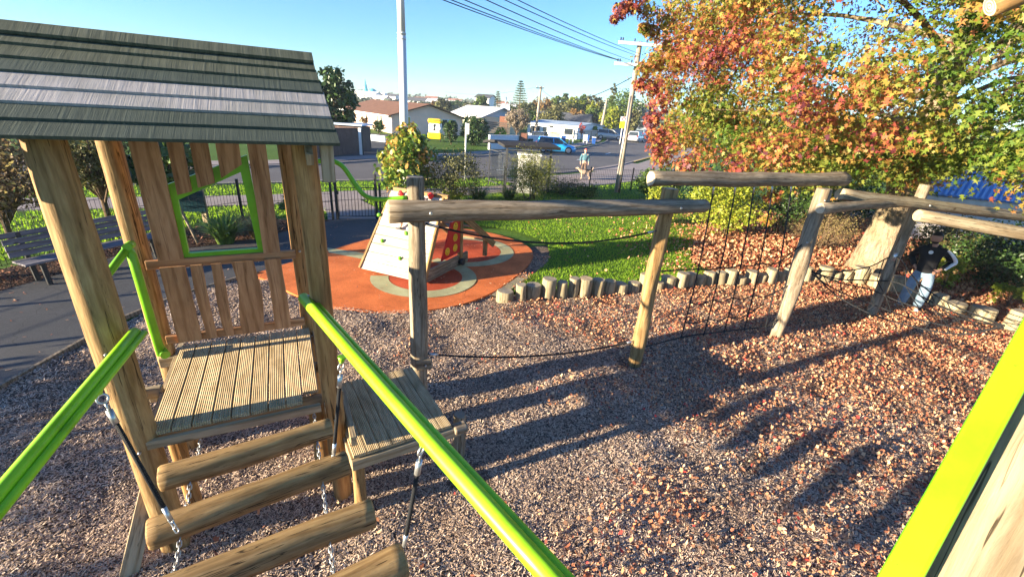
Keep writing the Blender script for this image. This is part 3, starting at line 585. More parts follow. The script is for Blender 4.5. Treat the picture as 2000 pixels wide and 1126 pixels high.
bolt(xy(POSTG, 2.55)-Vector((0.03, .11, 0)), nB, nf, .014); bolt(xy(POSTG, 1.84)+Vector((-.07, -.09, 0)), nB, nf, .018)
# net of black ropes
def netpt(u, v):
    top = (Vector(B2a)).lerp(B2b, .285+.40*u)-Vector((0, 0, .08)); bot = Vector((2.98, 6.72, .10)).lerp(Vector((4.62, 7.12, .22)), u)
    p = top.lerp(bot, v); p += nB*math.sin(v*math.pi)*.05; return p
for i in range(5):
    u = [0, .26, .5, .74, 1][i]; O('net_rope', tube([netpt(u, k/10)+Vector((noise.noise(Vector((u*9, k, 0)))*.012, 0, 0)) for k in range(11)], .0105, 6), ROPE, nf)
    ferrule(nf, netpt(u, .0), netpt(u, .05), .013)
def hrow(v, a, b, sg):
    pts = [a]+[netpt(u, v+sg*(1 if k % 2 else -.2)) for k, u in enumerate([0, .13, .26, .38, .5, .62, .74, .87, 1])]+([b] if b else [])
    O('net_rope', tube(smooth_pts(pts, 3, False), .0105, 6), ROPE, nf)
FS = xy(POSTF)+dB*.1; GS = xy(POSTG)-dB*.1
hrow(.50, FS+Vector((0, 0, 1.55)), GS+Vector((0, 0, 1.80)), .012)
P0 = [netpt(u, .68+.02*(k % 2)) for k, u in enumerate([0, .13, .26, .38, .5, .62, .74, .87, 1])]; 
hrow(.73, netpt(0, .705), GS+Vector((0, 0, 1.05)), .02)
O('net_rope', tube(smooth_pts([netpt(u, .87+.022*(k % 2)) for k, u in enumerate([0, .13, .26, .4, .5, .62, .74])]+[netpt(.9, .8)], 3, False), .0105, 6), ROPE, nf)
O('net_rope', tube(smooth_pts([FS+Vector((0, 0, .28)), netpt(0, .99), netpt(.26, .985), netpt(.5, .985), netpt(.74, .985), netpt(1, .985), GS+Vector((0, 0, .38))], 4, False), .012, 6), ROPE, nf)
for i in range(5):
    u = [0, .26, .5, .74, 1][i]
    for v in (.50, .73, .985): 
        p = netpt(u, v); O('knot', tube([p-Vector((0, 0, .018)), p, p+Vector((0, 0, .018))], .018, 6, radii=[.012, .02, .012]), ROPE, nf)
# hammock net bridge at the right
nbr = thing('net_bridge', 'sagging rope net bridge slung from three pale logs', 'climbing frame', POSTH)
log('post', xy(POSTH, -.05), xy(POSTH, 2.76), .10, .095, nbr, [MW['polegrey'], MW['endgrey']], .02)
log('beam', (4.83, 7.06, 2.43), (7.55, 8.52, 2.45), .085, .085, nbr, GP, .015)
def onz(x, y, z): return at(x, y, z)
bl, bh = at(1640, 379, 2.60), at(1805, 399, 2.41); h3 = bh
log('beam', bl, bl+(bh-bl)*2.6, .10, .105, nbr, [MW['pale'], MW['end']], .01, rings=30)
cl_, ch2 = at(1792, 420, 2.27), at(2005, 457, 2.06)
log('beam', cl_, cl_+(ch2-cl_)*1.7, .105, .11, nbr, [MW['pale'], MW['end']], .01)
bolt(h3+Vector((0.02, -.10, 0)), (0, -1, 0), nbr, .02)
# near and far edge cords
def curve3(pts, n=4): return smooth_pts([Vector(p) for p in pts], n, False)
near = curve3([at(1588, 530, 1.02), at(1625, 570, .8), at(1690, 608, .62), at(1760, 632, .55), at(1850, 650, .62), at(1905, 650, .75), at(1962, 634, 1.0)])
farc = curve3([at(1585, 527, 1.05), at(1640, 530, 1.0), at(1700, 520, 1.05), xy(POSTH, 1.35)-Vector((.05, .08, 0)), at(1790, 548, 1.05), at(1850, 590, .85), at(1962, 636, .98)])
mid_ = curve3([at(1586, 529, 1.03), at(1640, 552, .8), at(1700, 565, .62), at(1760, 590, .5), at(1830, 610, .55), at(1900, 628, .72), at(1962, 635, .99)])
mid2 = [a*.5+b*.5-Vector((0, 0, .05)) for a, b in zip(near, mid_)]; mid3 = [a*.45+b*.55-Vector((0, 0, .03)) for a, b in zip(farc, mid_)]
for c in (near, farc, mid_, mid2, mid3): O('net_rope', tube(c, .012, 6), ROPE, nbr)
for k in range(2, len(near)-1, 2):
    O('net_rope', tube([farc[k], mid3[max(k-1, 0)], mid_[k], mid2[min(k+1, len(near)-1)], near[k]], .009, 5), ROPE, nbr)
O('clamp', tube([xy(POSTH, 1.25)-Vector((.07, .07, 0)), xy(POSTH, 1.42)-Vector((.07, .07, 0))], .035, 8), STEEL, nbr)

# ------------------------------------------------------------------ hanging log bridge
lb = thing('log_bridge', 'hanging bridge of split logs on chains with lime green handrails', 'log bridge', T(-.5, -1.0))
GB = [MW['pole'], MW['end']]
LOGS = [(at(312, 935, 1.12), at(648, 835, 1.12), .062), (at(290, 1045, 1.08), at(680, 903, 1.08), .066), (T(-1.12, -1.34, 1.07), at(730, 1000, 1.08), .068), (T(-1.12, -1.8, 1.08), at(790, 1092, 1.10), .068), (T(-1.1, -2.28, 1.12), T(.1, -2.2, 1.14), .068)]
for a_, b_, r_ in LOGS: log('log_step', a_, b_, r_*1.42, r_*1.36, lb, GB, .022, rings=24)
def chain(parent, pts, ln=.042, r=.0042, wd=.014):
    bm = bmesh.new(); pts = [Vector(p) for p in pts]; seg = []
    D = [0]; 
    for a_, b_ in zip(pts, pts[1:]): D.append(D[-1]+(b_-a_).length)
    s = 0; k = 0; pitch = ln-2.4*r
    while s < D[-1]:
        i = max(j for j in range(len(D)-1) if D[j] <= s); d = (pts[i+1]-pts[i]).normalized(); c = pts[i]+d*(s-D[i])
        x = d.cross(Vector((.3, .2, 1))).normalized(); y = d.cross(x)
        if k % 2: x, y = y, x
        hl = ln/2-wd*.8; ring = []
        for q_ in range(12):
            an = 2*math.pi*q_/12; ring.append(c+x*(wd*.8*math.cos(an))+d*(wd*.8*math.sin(an)+(hl if math.sin(an) > 0 else -hl)))
        tube_bm(bm, ring, r, 5, True); s += pitch; k += 1
    O('chain', fin(bm, True), STEEL, parent)
for xs in (-.97, -.16):
    tops = T(xs, -.03, DZ-.12); prev = tops
    for i, (a_, b_, r_) in enumerate(LOGS[:4]):
        # where this strand meets log i
        u = min(.96, max(.05, (xs-((a_-T0).dot(TX)))/(((b_-a_)).dot(TX)))); c = a_.lerp(b_, u)
        dv = (c-prev).normalized(); sgv = -Vector((0, 0, .05)) if i else -Vector((0, 0, .07))
        mid = (prev+c)/2+sgv; chain(lb, [prev, mid, c]); prev = c
# handrails: a round rail with a slimmer rail beside it
def handrail(P, side, parent, r=.042):
    hr = O('handrail', tube(P, r, 20), LIME, parent)
    O('handrail_flange', tube([p+side*r*1.38-Vector((0, 0, .012)) for p in P], r*.57, 14), LIME, hr)
    return hr
ra_, rb_ = T(-.125, .06, 2.10), at(1088, 1140, 2.0); rb_ = ra_+(rb_-ra_)*1.12; la_, lb2 = at(264, 648, 2.05), at(-5, 968, 2.0); lb2 = la_+(lb2-la_)*1.25
RP = [ra_.lerp(rb_, k/6)-Vector((0, 0, .012*math.sin(math.pi*k/6))) for k in range(7)]; Lp = [la_.lerp(lb2, k/6) for k in range(7)]
handrail(RP, TX, lb); handrail(Lp, TX, lb, .034)
bolt(T(-.09, .02, 2.12), -TY, lb, .02)
def hanger(rp, lp_):
    rp, lp_ = Vector(rp), Vector(lp_); d = (lp_-rp).normalized()
    O('eye_plate', tube([rp, rp+d*.05], .022, 8, radii=[.03, .012]), LIME, lb)
    c = rp+d*.075; bm = bmesh.new(); x = d; y = d.cross(TX+TY*.5).normalized(); 
    tube_bm(bm, [c+x*.026*math.cos(a_)+(TX*.8+TY*.6)*.026*math.sin(a_) for a_ in [2*math.pi*k/16 for k in range(16)]], .0065, 8, True); O('eye_bolt', fin(bm, True), STEEL, lb)
    O('shackle', tube([c+d*.02, c+d*.075], .007, 8), STEEL, lb); s0 = c+d*.07; s1 = s0+d*.09
    O('ferrule', tube([s0, s1], .018, 12), STEEL, lb)
    e1 = lp_-d*.16; O('hanging_rope', tube([s1, e1], .0125, 10), ROPE, lb); O('ferrule', tube([e1, e1+d*.09], .014, 10), STEEL, lb); chain(lb, [e1+d*.09, lp_+d*.02])
hanger(T(.06, -.72, 1.97), LOGS[1][1]-TX*.10+Vector((0, 0, .05)))
hanger(T(.35, -1.68, 1.955), T(.22, -1.66, 1.12)); hanger(la_.lerp(lb2, .33)-Vector((0, 0, .04)), at(345, 1035, 1.16))

# ------------------------------------------------------------------ the tower the photograph is taken from
ct = thing('play_tower', 'lime green rail and rough timber post of the nearest tower, cut by the frame', 'play tower', CAM+Vector((1.0, .3, -3.6)))
def nearP(x, y, d): return far(x, y, d)
ra, rb = nearP(2138, 440, 1.06), nearP(1704, 1225, .80)
nv = (CAM-(ra+rb)/2); zz = (rb-ra).normalized(); sd = zz.cross(nv).normalized(); LMAT = M_coat('lime_plastic_edge', (.2, .68, .003), 2.)
me, M = plank(ra, rb, .054, .03, sd, .008); O('panel_edge', me, LMAT, ct, M)
off = ((nearP(1870, 1126, .9)-nearP(1740, 1126, .9))); off = (off-zz*off.dot(zz)); off = off.normalized()
pa, pb = ra+off*.232-nv.normalized()*.07, rb+off*.232-nv.normalized()*.06
log('post', pb+(pb-pa)*.5, pa+(pa-pb)*.4, .2, .2, ct, [MW['pale'], MW['end']], .006, 48)
log('roof_pole', nearP(1932, 14, 1.9), nearP(2180, -95, 1.75), .05, .055, ct, [MW['pole'], MW['endpale']], .006)

# ------------------------------------------------------------------ log stump edging
SP = [at(985, 587), at(1200, 571), at(1440, 556), at(1600, 549), at(1690, 556), at(1765, 580), at(1850, 606), at(1925, 628), at(2010, 655)]
pts = smooth_pts(SP, 10, False); D = [0]
for a_, b_ in zip(pts, pts[1:]): D.append(D[-1]+(b_-a_).length)
s = .0; k = 0; stumps = []
order = []
while s < D[-1]:
    big = s > 9.4; r_ = rnd.uniform(.115, .165)*(1.35 if big else 1.0); h = .86*rnd.choice([.24, .3, .34, .4, .46])*(1.1 if big else 1)
    if k < 4: h = [.22, .34, .3, .42][k]; r_ = [.165, .12, .155, .15][k]
    i = max(j for j in range(len(D)-1) if D[j] <= s); p = pts[i].lerp(pts[i+1], (s-D[i])/(D[i+1]-D[i])); p = p+Vector((0, .1*rnd.uniform(-.5, .8), 0))
    LS[0] += 1; me = log_mesh(h+.05, r_, r_*.97, 18, 6, .035, LS[0], .015)
    o = O('log_stump', me, [MW['greystump'], MW['endgrey'] if rnd.random() < .6 else MW['end']], None, Matrix.Translation((p.x, p.y, -.05)) @ Matrix.Rotation(rnd.uniform(0, 6), 4, 'Z') @ Matrix.Rotation(rnd.uniform(-.04, .04), 4, 'X'))
    stumps.append((o, r_, h)); s += r_*2+.02; k += 1
NUMW = ['first', 'second', 'third', 'fourth', 'fifth', 'sixth', 'seventh', 'eighth', 'ninth', 'tenth', 'eleventh', 'twelfth', 'thirteenth', 'fourteenth', 'fifteenth', 'sixteenth', 'seventeenth', 'eighteenth', 'nineteenth', 'twentieth']
NS = len(stumps)
for i, (o, r_, h) in enumerate(stumps):
    sz = ('thick' if r_ > .15 else 'slim')+(' tall' if h > .37 else ' short')
    if i < 14: lab = f"{sz} log stump of the lawn edge, {NUMW[i]} from the orange pad"
    elif NS-1-i < 14: lab = f"{sz} log stump of the edging, {NUMW[NS-1-i]} counted from its right end"
    else: lab = f"{sz} log stump below the cargo net, {NUMW[i-14]} after the fourteen nearest the pad"
    tag(o, lab, 'log stump', 'log stumps edging the wood chips')

# ------------------------------------------------------------------ climbing ramp on the rubber pad
cl = thing('climbing_ramp', 'pale boarded climbing ramp with green holds and a red side panel', 'climbing frame', at(800, 520))
BL, BR = at(703, 523, .08), at(826, 552, .08)
ex = (BR-BL); ex.z = 0; wid = ex.length; ex.normalize(); ey = Vector((-ex.y, ex.x, 0))
def onplane(x, y, o, nrm):
    r = ray(x, y); return CAM+r*((o-CAM).dot(nrm)/r.dot(nrm))
RUN = .95; TLp = onplane(765, 372, BL+ey*RUN, ey); TRp = onplane(864, 386, BL+ey*RUN, ey)
hz = (TLp.z+TRp.z)/2; TLp = xy(TLp, hz); TRp = xy(TRp, hz)
nrm = (TRp-TLp).cross(BL-TLp).normalized(); nrm = nrm if nrm.y < 0 else -nrm
nbd = 9
for i in range(nbd):
    f0, f1 = i/nbd, (i+1)/nbd-.006
    a_, b_, c_, d_ = BL.lerp(TLp, f0), BR.lerp(TRp, f0), BR.lerp(TRp, f1), BL.lerp(TLp, f1)
    bm = bmesh.new(); F_ = [bm.verts.new(p) for p in (a_, b_, c_, d_)]; K = [bm.verts.new(p-nrm*.035) for p in (a_, b_, c_, d_)]
    bm.faces.new(F_); bm.faces.new(K[::-1])
    for j in range(4): bm.faces.new((F_[j], K[j], K[(j+1) % 4], F_[(j+1) % 4]))
    bmesh.ops.recalc_face_normals(bm, faces=bm.faces); me = fin(bm)
    # long axis of the board -> local z so the grain runs along it
    M = Matrix((-nrm.cross(ex), nrm, ex)).transposed().to_4x4(); M.translation = a_; me.transform(M.inverted()); O('ramp_board', me, MW['ramp'], cl, M)
bm = bmesh.new()
for i in range(nbd):
    for e_ in (.045, .955):
        for f_ in (.3, .7): p_ = BL.lerp(TLp, (i+f_)/nbd).lerp(BR.lerp(TRp, (i+f_)/nbd), e_); tube_bm(bm, [p_-nrm*.002, p_+nrm*.003], .008, 6)
O('nail_heads', fin(bm), STEEL, cl)
def hold(P, c, s=.05):
    LS[0] += 1; bm = bmesh.new(); bmesh.ops.create_icosphere(bm, subdivisions=2, radius=s)
    for v in bm.verts: v.co *= 1+noise.noise(v.co*14+Vector((LS[0], 0, 0)))*.5; v.co.y *= .75
    me = fin(bm, True); O('climbing_hold', me, c, cl, Matrix.Translation(P+nrm*.03))
HG = M_plain('hold_green', (.12, .42, .02), .5); HR = M_plain('hold_red', (.65, .03, .03), .5)
def onramp(x, y): return onplane(x, y, BL, nrm)
for x, y in ((748, 471), (782, 505), (794, 456), (742, 420)): hold(onramp(x, y), HG, .045)
for x, y in ((784, 379), (842, 383)): hold(onramp(x, y), HR, .07)
# side: base skid, red panel with yellow roundels, posts and the ladder leaning at the back
BR2 = BR+ey*1.75+ex*.1; 
me, M = plank(BR+ey*.05+Vector((0, 0, .10)), BR2+Vector((0, 0, .12)), .26, .05, (0, 0, 1)); O('base_skid', me, MW['polegrey'], cl, M)
me, M = plank(BR+Vector((0, 0, .02))+ex*.04, TRp+ex*.04, .1, .05, ey, .01); O('ramp_edge', me, MW['pole'], cl, M)
me, M = plank(BL+Vector((0, 0, .0)), TLp-nrm*(-.0)-nrm*.05, .05, .08, ex, .01); O('ramp_edge', me, MW['pole'], cl, M)
RP_ = M_plain('red_panel', (.5, .015, .02), .35, .4); YP = M_plain('yellow_roundel', (.8, .55, .03), .45)
sy = lambda x, y: onplane(x, y, BR+ex*.06, (ex*.96-ey*.05).normalized())
pc = [sy(838, 488), sy(864, 492), sy(865, 447), sy(848, 445)]
xs_ = BR+ex*.09
def sp(u, z): return xs_+ey*u+Vector((0, 0, z))
bm = bmesh.new(); prf = [sp(.55, .34), sp(1.35, .34), sp(1.35, 1.12), sp(.95, 1.12)]
A_ = [bm.verts.new(p) for p in prf]; B_ = [bm.verts.new(p+ex*.03) for p in prf]; bm.faces.new(A_); bm.faces.new(B_[::-1])
for j in range(4): bm.faces.new((A_[j], B_[j], B_[(j+1) % 4], A_[(j+1) % 4]))
bmesh.ops.recalc_face_normals(bm, faces=bm.faces); rp_o = O('side_panel', fin(bm), RP_, cl)
for u, z in ((1.12, 1.0), (1.12, .74), (1.12, .5), (.78, .5)):
    bm = bmesh.new(); c = sp(u, z)+ex*.036
    tube_bm(bm, [c+ey*.075*math.cos(t)+Vector((0, 0, .075*math.sin(t))) for t in [2*math.pi*k/20 for k in range(20)]], .014, 6, True)
    for k in range(5):
        t = 2*math.pi*k/5; tube_bm(bm, [c, c+ey*.055*math.cos(t)+Vector((0, 0, .055*math.sin(t)))], .014, 6)
    O('roundel', fin(bm, True), YP, rp_o)
for u in (1.42,):
    me, M = plank(sp(u, 0)+ex*.0, sp(u, 1.45), .11, .09, ey, .01); O('frame_post', me, MW['pole'], cl, M)
me, M = plank(TLp+ey*.1, TRp+ex*.1+ey*.1, .12, .1, (0, 0, 1)); O('top_rail', me, MW['pole'], cl, M)
me, M = plank(sp(1.0, 1.5), sp(2.55, .28)+ex*.35, .16, .05, (0, 0, 1), .01); O('ladder_rail', me, MW['pole'], cl, M)
me, M = plank(sp(1.0, 1.5)-ex*1.1, sp(2.55, .28)-ex*.75, .16, .05, (0, 0, 1), .01); O('ladder_rail', me, MW['pole'], cl, M)
for k in range(5):
    f = .15+k*.18; a_ = sp(1.0, 1.48).lerp(sp(2.55, .26)+ex*.35, f); me, M = plank(a_, a_-ex*1.1, .09, .03, ey, .006); O('rung', me, MW['slat'], cl, M)
me, M = plank(sp(2.35, 0)+ex*.2, sp(2.35, .42)+ex*.2, .1, .08, ex, .01); O('frame_post', me, MW['pole'], cl, M)
O('tyre_foot', tube([sp(1.38, .1)+ex*.02, sp(1.38, .1)+ex*.12], .08, 14, radii=[.08, .08]), BLACK, cl)
# ------------------------------------------------------------------ vegetation
def toned(me, tone, k):
    at_ = me.attributes.new('tone', 'FLOAT', 'FACE'); at_.data.foreach_set('value', np.asarray(tone, dtype=np.float32)); return me
def M_tone(name, stops, rough=.5, trans=.35, jit=.3, spec=.35):
    mt, n, l, b = newmat(name, rough, spec); a = n.new('ShaderNodeAttribute'); a.attribute_name = 'tone'
    r = ramp(n, stops); l.new(a.outputs['Fac'], r.inputs[0]); l.new(r.outputs[0], b.inputs['Base Color'])
    t = n.new('ShaderNodeBsdfTranslucent'); l.new(r.outputs[0], t.inputs[0]); ms = n.new('ShaderNodeMixShader'); ms.inputs[0].default_value = trans
    l.new(b.outputs[0], ms.inputs[1]); l.new(t.outputs[0], ms.inputs[2]); l.new(ms.outputs[0], n['Material Output'].inputs[0]); return mt
SHAPES = {'quad': [(-.5, 0), (0, -.3), (.5, 0), (0, .3)],
          'long': [(-.5, 0), (-.1, -.13), (.5, 0), (-.1, .13)],
          'broad': [(-.5, 0), (-.2, -.24), (.2, -.22), (.5, 0), (.2, .22), (-.2, .24)],
          'star': [(-.42, 0), (-.3, -.34), (-.07, -.13), (.16, -.46), (.12, -.1), (.58, 0), (.12, .1), (.16, .46), (-.07, .13), (-.3, .34)]}
def leaves(C, Rd, n_per, size, shape='quad', hang=.3, shell=.5, zsq=.8, curl=.25):
    """leaf polygons scattered through clumps; C (k,3), Rd (k,)"""
    C = np.asarray(C, float); Rd = np.asarray(Rd, float); k = len(C); N = k*n_per; ci = np.repeat(np.arange(k), n_per)
    d = NR.normal(size=(N, 3)); d /= np.linalg.norm(d, axis=1)[:, None]; rr = (shell+(1-shell)*NR.random(N)**.7)*Rd[ci]; off = d*rr[:, None]; off[:, 2] *= zsq
    P = C[ci]+off; nrm = d+NR.normal(0, .55, (N, 3)); nrm[:, 2] += .35; nrm /= np.linalg.norm(nrm, axis=1)[:, None]
    ax = NR.normal(size=(N, 3)); ax[:, 2] -= hang*3; ax -= nrm*np.sum(ax*nrm, 1)[:, None]; ax /= np.linalg.norm(ax, axis=1)[:, None]; ay = np.cross(nrm, ax)
    s = size*NR.uniform(.6, 1.3, N)[:, None]; cu = NR.uniform(-.1, curl*2, (N, 1))
    pl = [P+ax*s*u+ay*s*v-nrm*s*cu*(u*u+v*v)*1.5 for u, v in SHAPES[shape]]
    return np.stack(pl, 1), ci, len(SHAPES[shape])
def limb_mesh(segs, seg=8):
    bm = bmesh.new()
    for pts, rads in segs: tube_bm(bm, pts, 0, seg, False, rads)
    bmesh.ops.recalc_face_normals(bm, faces=bm.faces); return fin(bm, True)
def M_barkm(name, c, sc=1.):
    mt, n, l, b = newmat(name, .95, .1); v = texc(n, l, 'Object', (1, 1, .25)); g = nz(n, l, v, 16*sc, 7, .7, .8); r = ramp(n, [(.32, tuple(x*.4 for x in c)), (.5, c), (.7, tuple(min(1, x*1.4) for x in c))]); l.new(g, r.inputs[0])
    r2 = ramp(n, [(.4, (.7, .72, .6)), (.6, (1, 1, 1))]); l.new(nz(n, l, texc(n, l), 2., 4), r2.inputs[0]); l.new(mix(n, l, .8, r.outputs[0], r2.outputs[0], 'MULTIPLY'), b.inputs['Base Color']); bump(n, l, g, b, .05, 1.); return mt
TRUNK = M_barkm('bark_trunk', (.3, .23, .16)); TWIG = M_barkm('twig_bark', (.16, .11, .08)); TRUNKD = M_barkm('bark_dark', (.12, .09, .07))
# the big autumn tree --------------------------------------------------
tb = Vector((10.0, 11.8, 0)); at_tree = thing('autumn_tree', 'huge autumn tree with red, orange and green star leaves', 'tree', tb)
def rz_at(z): return 5.9*math.sqrt(max(.02, 1-((z-5.6)/5.6)**2))
C = []; Rd = []; 
tcx, tcy = 9.45, 11.9
while len(C) < 1250:
    z = rnd.uniform(2.75, 10.6) if rnd.random() < .8 else rnd.uniform(2.7, 3.6); a = rnd.uniform(0, 2*math.pi); 
    rho = rnd.uniform(.7, 1.02) if z > 3.6 else rnd.uniform(.1, 1.0)
    rho *= 1+.16*noise.noise(Vector((math.cos(a)*2, math.sin(a)*2, z*.5)))
    x, y = tcx+math.cos(a)*rz_at(z)*rho, tcy+math.sin(a)*rz_at(z)*rho
    if math.sin(a) > .55 and rnd.random() < .6: continue
    if y < 4.5: continue
    if z < 3.1 and x > 8.6 and rnd.random() < .25: continue
    if math.sin(a) < .3 and rnd.random() < .0: continue
    C.append((x, y, z)); Rd.append(rnd.uniform(.38, .8))
# loose sprays reaching out on the left side
for (px_, py_, d_, r_) in ((1215, 18, 9.0, .22), (1235, 8, 9.0, .25), (1262, 20, 9.2, .3), (1200, 38, 9.0, .1), (1272, 62, 9.6, .22), (1258, 55, 9.6, .15), (1300, 40, 9.5, .35), (1300, 95, 10, .35), (1285, 120, 10, .25), (1262, 135, 10, .25), (1250, 165, 10, .18), (1275, 170, 10, .3), (1290, 200, 10, .35), (1275, 235, 10, .25), (1280, 262, 10, .25), (1285, 285, 10, .3), (1290, 310, 10, .3), (1300, 260, 10, .4), (1320, 15, 9.5, .4), (1500, 350, 8.8, .25), (1380, 345, 9, .22), (1340, 320, 9, .3), (1440, 325, 9, .35), (1600, 345, 8.5, .3), (1700, 335, 8.5, .35), (1720, 372, 8.6, .28), (1770, 375, 8.8, .22), (1850, 318, 8.5, .3), (1955, 340, 8.5, .3), (1990, 300, 8, .35), (1935, 365, 8.8, .18), (1500, 430, 11., .2), (1510, 385, 10, .2)):
    P_ = far(px_, py_, d_); C.append(tuple(P_)); Rd.append(r_)
for i in range(170):
    C.append((rnd.uniform(7.6, 12.2), rnd.uniform(7.2, 9.4), rnd.uniform(5.2, 8.6))); Rd.append(rnd.uniform(.35, .6))
C = np.array(C); Rd = np.array(Rd)
kp = ~((C[:, 0] > 9.4) & (C[:, 2] < 3.3+np.clip(C[:, 0]-9.4, 0, 1.2)*.5) & (C[:, 1] < 15)); kp &= ~((np.abs(C[:, 0]-7.2) < 1.0) & (np.abs(C[:, 1]-8.2) < 1.2) & (C[:, 2] < 3.15)); C = C[kp]; Rd = Rd[kp]
lv, ci, k = leaves(C, Rd, 160, .112, 'star', .35, .25, .85)
# hue drifts through the crown: wine red at the left and upper right, green low in the middle
fw = np.array(cF); rg = np.array(cR); up_ = np.array(cU); rel = C-np.array(CAM); dd = rel@fw; sx = 1000+850*(rel@rg)/dd; sy_ = 563-850*(rel@up_)/dd
g = np.array([noise.noise(Vector(c)*.55) for c in C]); g2 = np.array([noise.noise(Vector(c)*1.3+Vector((9, 3, 1))) for c in C])
ang = np.arctan2(C[:, 1]-tcy, C[:, 0]-tcx); left = np.clip((7.2-C[:, 0])/3.4, 0, 1); 
tone = .66-.26*left+.5*g+.3*g2-.08*np.clip(C[:, 2]-6.5, 0, 3)/2-.3*np.clip(C[:, 0]-9.2, 0, 2)/2*(C[:, 2] > 4.6)+.1*(np.abs(C[:, 0]-7.5) < 1.8)
tn = np.clip(tone[ci]+NR.normal(0, .17, len(ci)), .0, 1)
AUT = M_tone('autumn_leaf', [(0, (.14, .04, .06)), (.14, (.3, .06, .06)), (.26, (.42, .12, .06)), (.38, (.46, .21, .06)), (.5, (.4, .29, .06)), (.62, (.25, .27, .05)), (.78, (.18, .24, .03)), (1, (.08, .16, .02))], .5, .45)
me = toned(npmesh(lv, k), tn, k); O('crown', me, AUT, at_tree)
segs = [([tb+Vector((-.05, 0, -.1)), tb+Vector((0, 0, .25)), tb+Vector((.1, .05, 1.2)), tb+Vector((.2, .1, 2.4)), tb+Vector((.15, .1, 4.5)), tb+Vector((.0, .1, 8.5))], [.62, .52, .44, .40, .28, .08])]
for i in range(26):
    a = i*2.4; z0 = 2.3+i*.24; e = Vector((tcx+math.cos(a)*rz_at(z0+1)*.9, tcy+math.sin(a)*rz_at(z0+1)*.9, z0+rnd.uniform(.3, 1.6))); s0 = tb+Vector((.15, .1, z0)); md = s0.lerp(e, .5)+Vector((rnd.uniform(-.3, .3), rnd.uniform(-.3, .3), .3))
    segs.append((smooth_pts([s0, md, e], 4, False), [max(.012, .09*(1-j/9)) for j in range(9)]))
    for j in range(3):
        q0 = s0.lerp(e, rnd.uniform(.45, .9)); q1 = q0+Vector((rnd.uniform(-1.2, 1.2), rnd.uniform(-1.2, .6), rnd.uniform(-.7, .6))); segs.append(([q0, q0.lerp(q1, .5)+Vector((0, 0, .1)), q1], [.03, .02, .007]))
O('trunk', limb_mesh(segs, 10), TRUNK, at_tree)

G_DARK = M_leaf('leaf_dark_green', [(0, (.012, .03, .008)), (.6, (.035, .075, .015)), (1, (.08, .14, .03))], .4, .2, .3, .5, .4)
G_MID = M_leaf('leaf_mid_green', [(0, (.03, .06, .01)), (.6, (.08, .14, .02)), (1, (.2, .26, .05))], .5, .3, .35, .35)
G_OLIVE = M_leaf('leaf_olive', [(0, (.05, .055, .02)), (.6, (.14, .14, .045)), (1, (.28, .26, .1))], .6, .3, .35, .35)
G_YEL = M_leaf('leaf_yellow_green', [(0, (.09, .14, .01)), (.6, (.27, .32, .03)), (1, (.55, .5, .06))], .5, .4, .3, 1.)
G_BRIGHT = M_leaf('leaf_bright_green', [(0, (.04, .12, .01)), (.6, (.1, .26, .02)), (1, (.2, .4, .04))], .5, .35, .3, .5)
G_BROWN = M_leaf('leaf_bronze', [(0, (.08, .05, .02)), (.6, (.22, .13, .04)), (1, (.38, .22, .06))], .6, .3, .35, .3)
G_PINK = M_leaf('leaf_pinkish', [(0, (.14, .11, .07)), (.6, (.3, .24, .17)), (1, (.42, .34, .26))], .6, .3, .2, 1.)
G_RED = M_leaf('leaf_red', [(0, (.35, .03, .03)), (1, (.65, .15, .1))], .6, .4, 0)
G_DRY = M_leaf('leaf_dry_twigs', [(0, (.08, .05, .03)), (.5, (.22, .15, .08)), (1, (.42, .36, .12))], .7, .3, .3, 1.)
def ovoid(c, rx, ry, rz, n, r0_, shell=.55, cone=0., flat=0.):
    out = []; R_ = []
    for i in range(n):
        d = Vector((rnd.gauss(0, 1), rnd.gauss(0, 1), rnd.gauss(0, 1))).normalized(); f = shell+(1-shell)*rnd.random()**.6; f *= 1+.22*noise.noise(d*2+Vector(c)*.3)
        z = d.z*f; k = 1-cone*(z*.5+.5); k = max(k, .06)
        out.append((c[0]+d.x*f*rx*k, c[1]+d.y*f*ry*k, c[2]+z*rz)); R_.append(r0_*rnd.uniform(.6, 1.3)*(k if cone else 1))
    return out, R_
def plant(name, label, cat, base, h, w_, mat, n=60, per=24, ls=.12, shape='quad', cone=0., trunk=.25, shell=.45, group=None, hang=.2, tm=None, cr=.17, stems=7, deep=None, multi=False):
    base = Vector(base); t = thing(name, label, cat, base, group); cb = h*trunk; rz = (h-cb)/2; c = base+Vector((0, 0, cb+rz*.98)); dp = deep or w_/2
    C, Rd = ovoid(c, w_/2*.86, dp*.86, rz*.9, n, max(w_, rz)*cr, shell, cone)
    q, _, k = leaves(C, Rd, per, ls, shape, hang, .1, .9)
    me = npmesh(q, k); me.transform(Matrix.Translation(-base)); O('crown' if 'tree' in name or 'pine' in name else 'foliage', me, mat, t, Matrix.Translation(base))
    sg = [([base-Vector((0, 0, .1)), base+Vector((0, 0, cb)), c], [max(.015, h*.028), max(.012, h*.02), h*.006])] if not multi else []
    for i in range(stems):
        e = Vector(C[rnd.randrange(len(C))]); s0 = base+Vector((0, 0, cb*rnd.uniform(.5, 1.1))) if not multi else base+Vector((rnd.uniform(-.1, .1)*w_, rnd.uniform(-.1, .1)*w_, -.02)); sg.append(([s0, s0.lerp(e, .5)+Vector((0, 0, h*.03)), e], [h*.012, h*.009, h*.003]))
    O('trunk' if 'tree' in name or 'pine' in name else 'stems', limb_mesh(sg, 6), tm or TWIG, t); return t
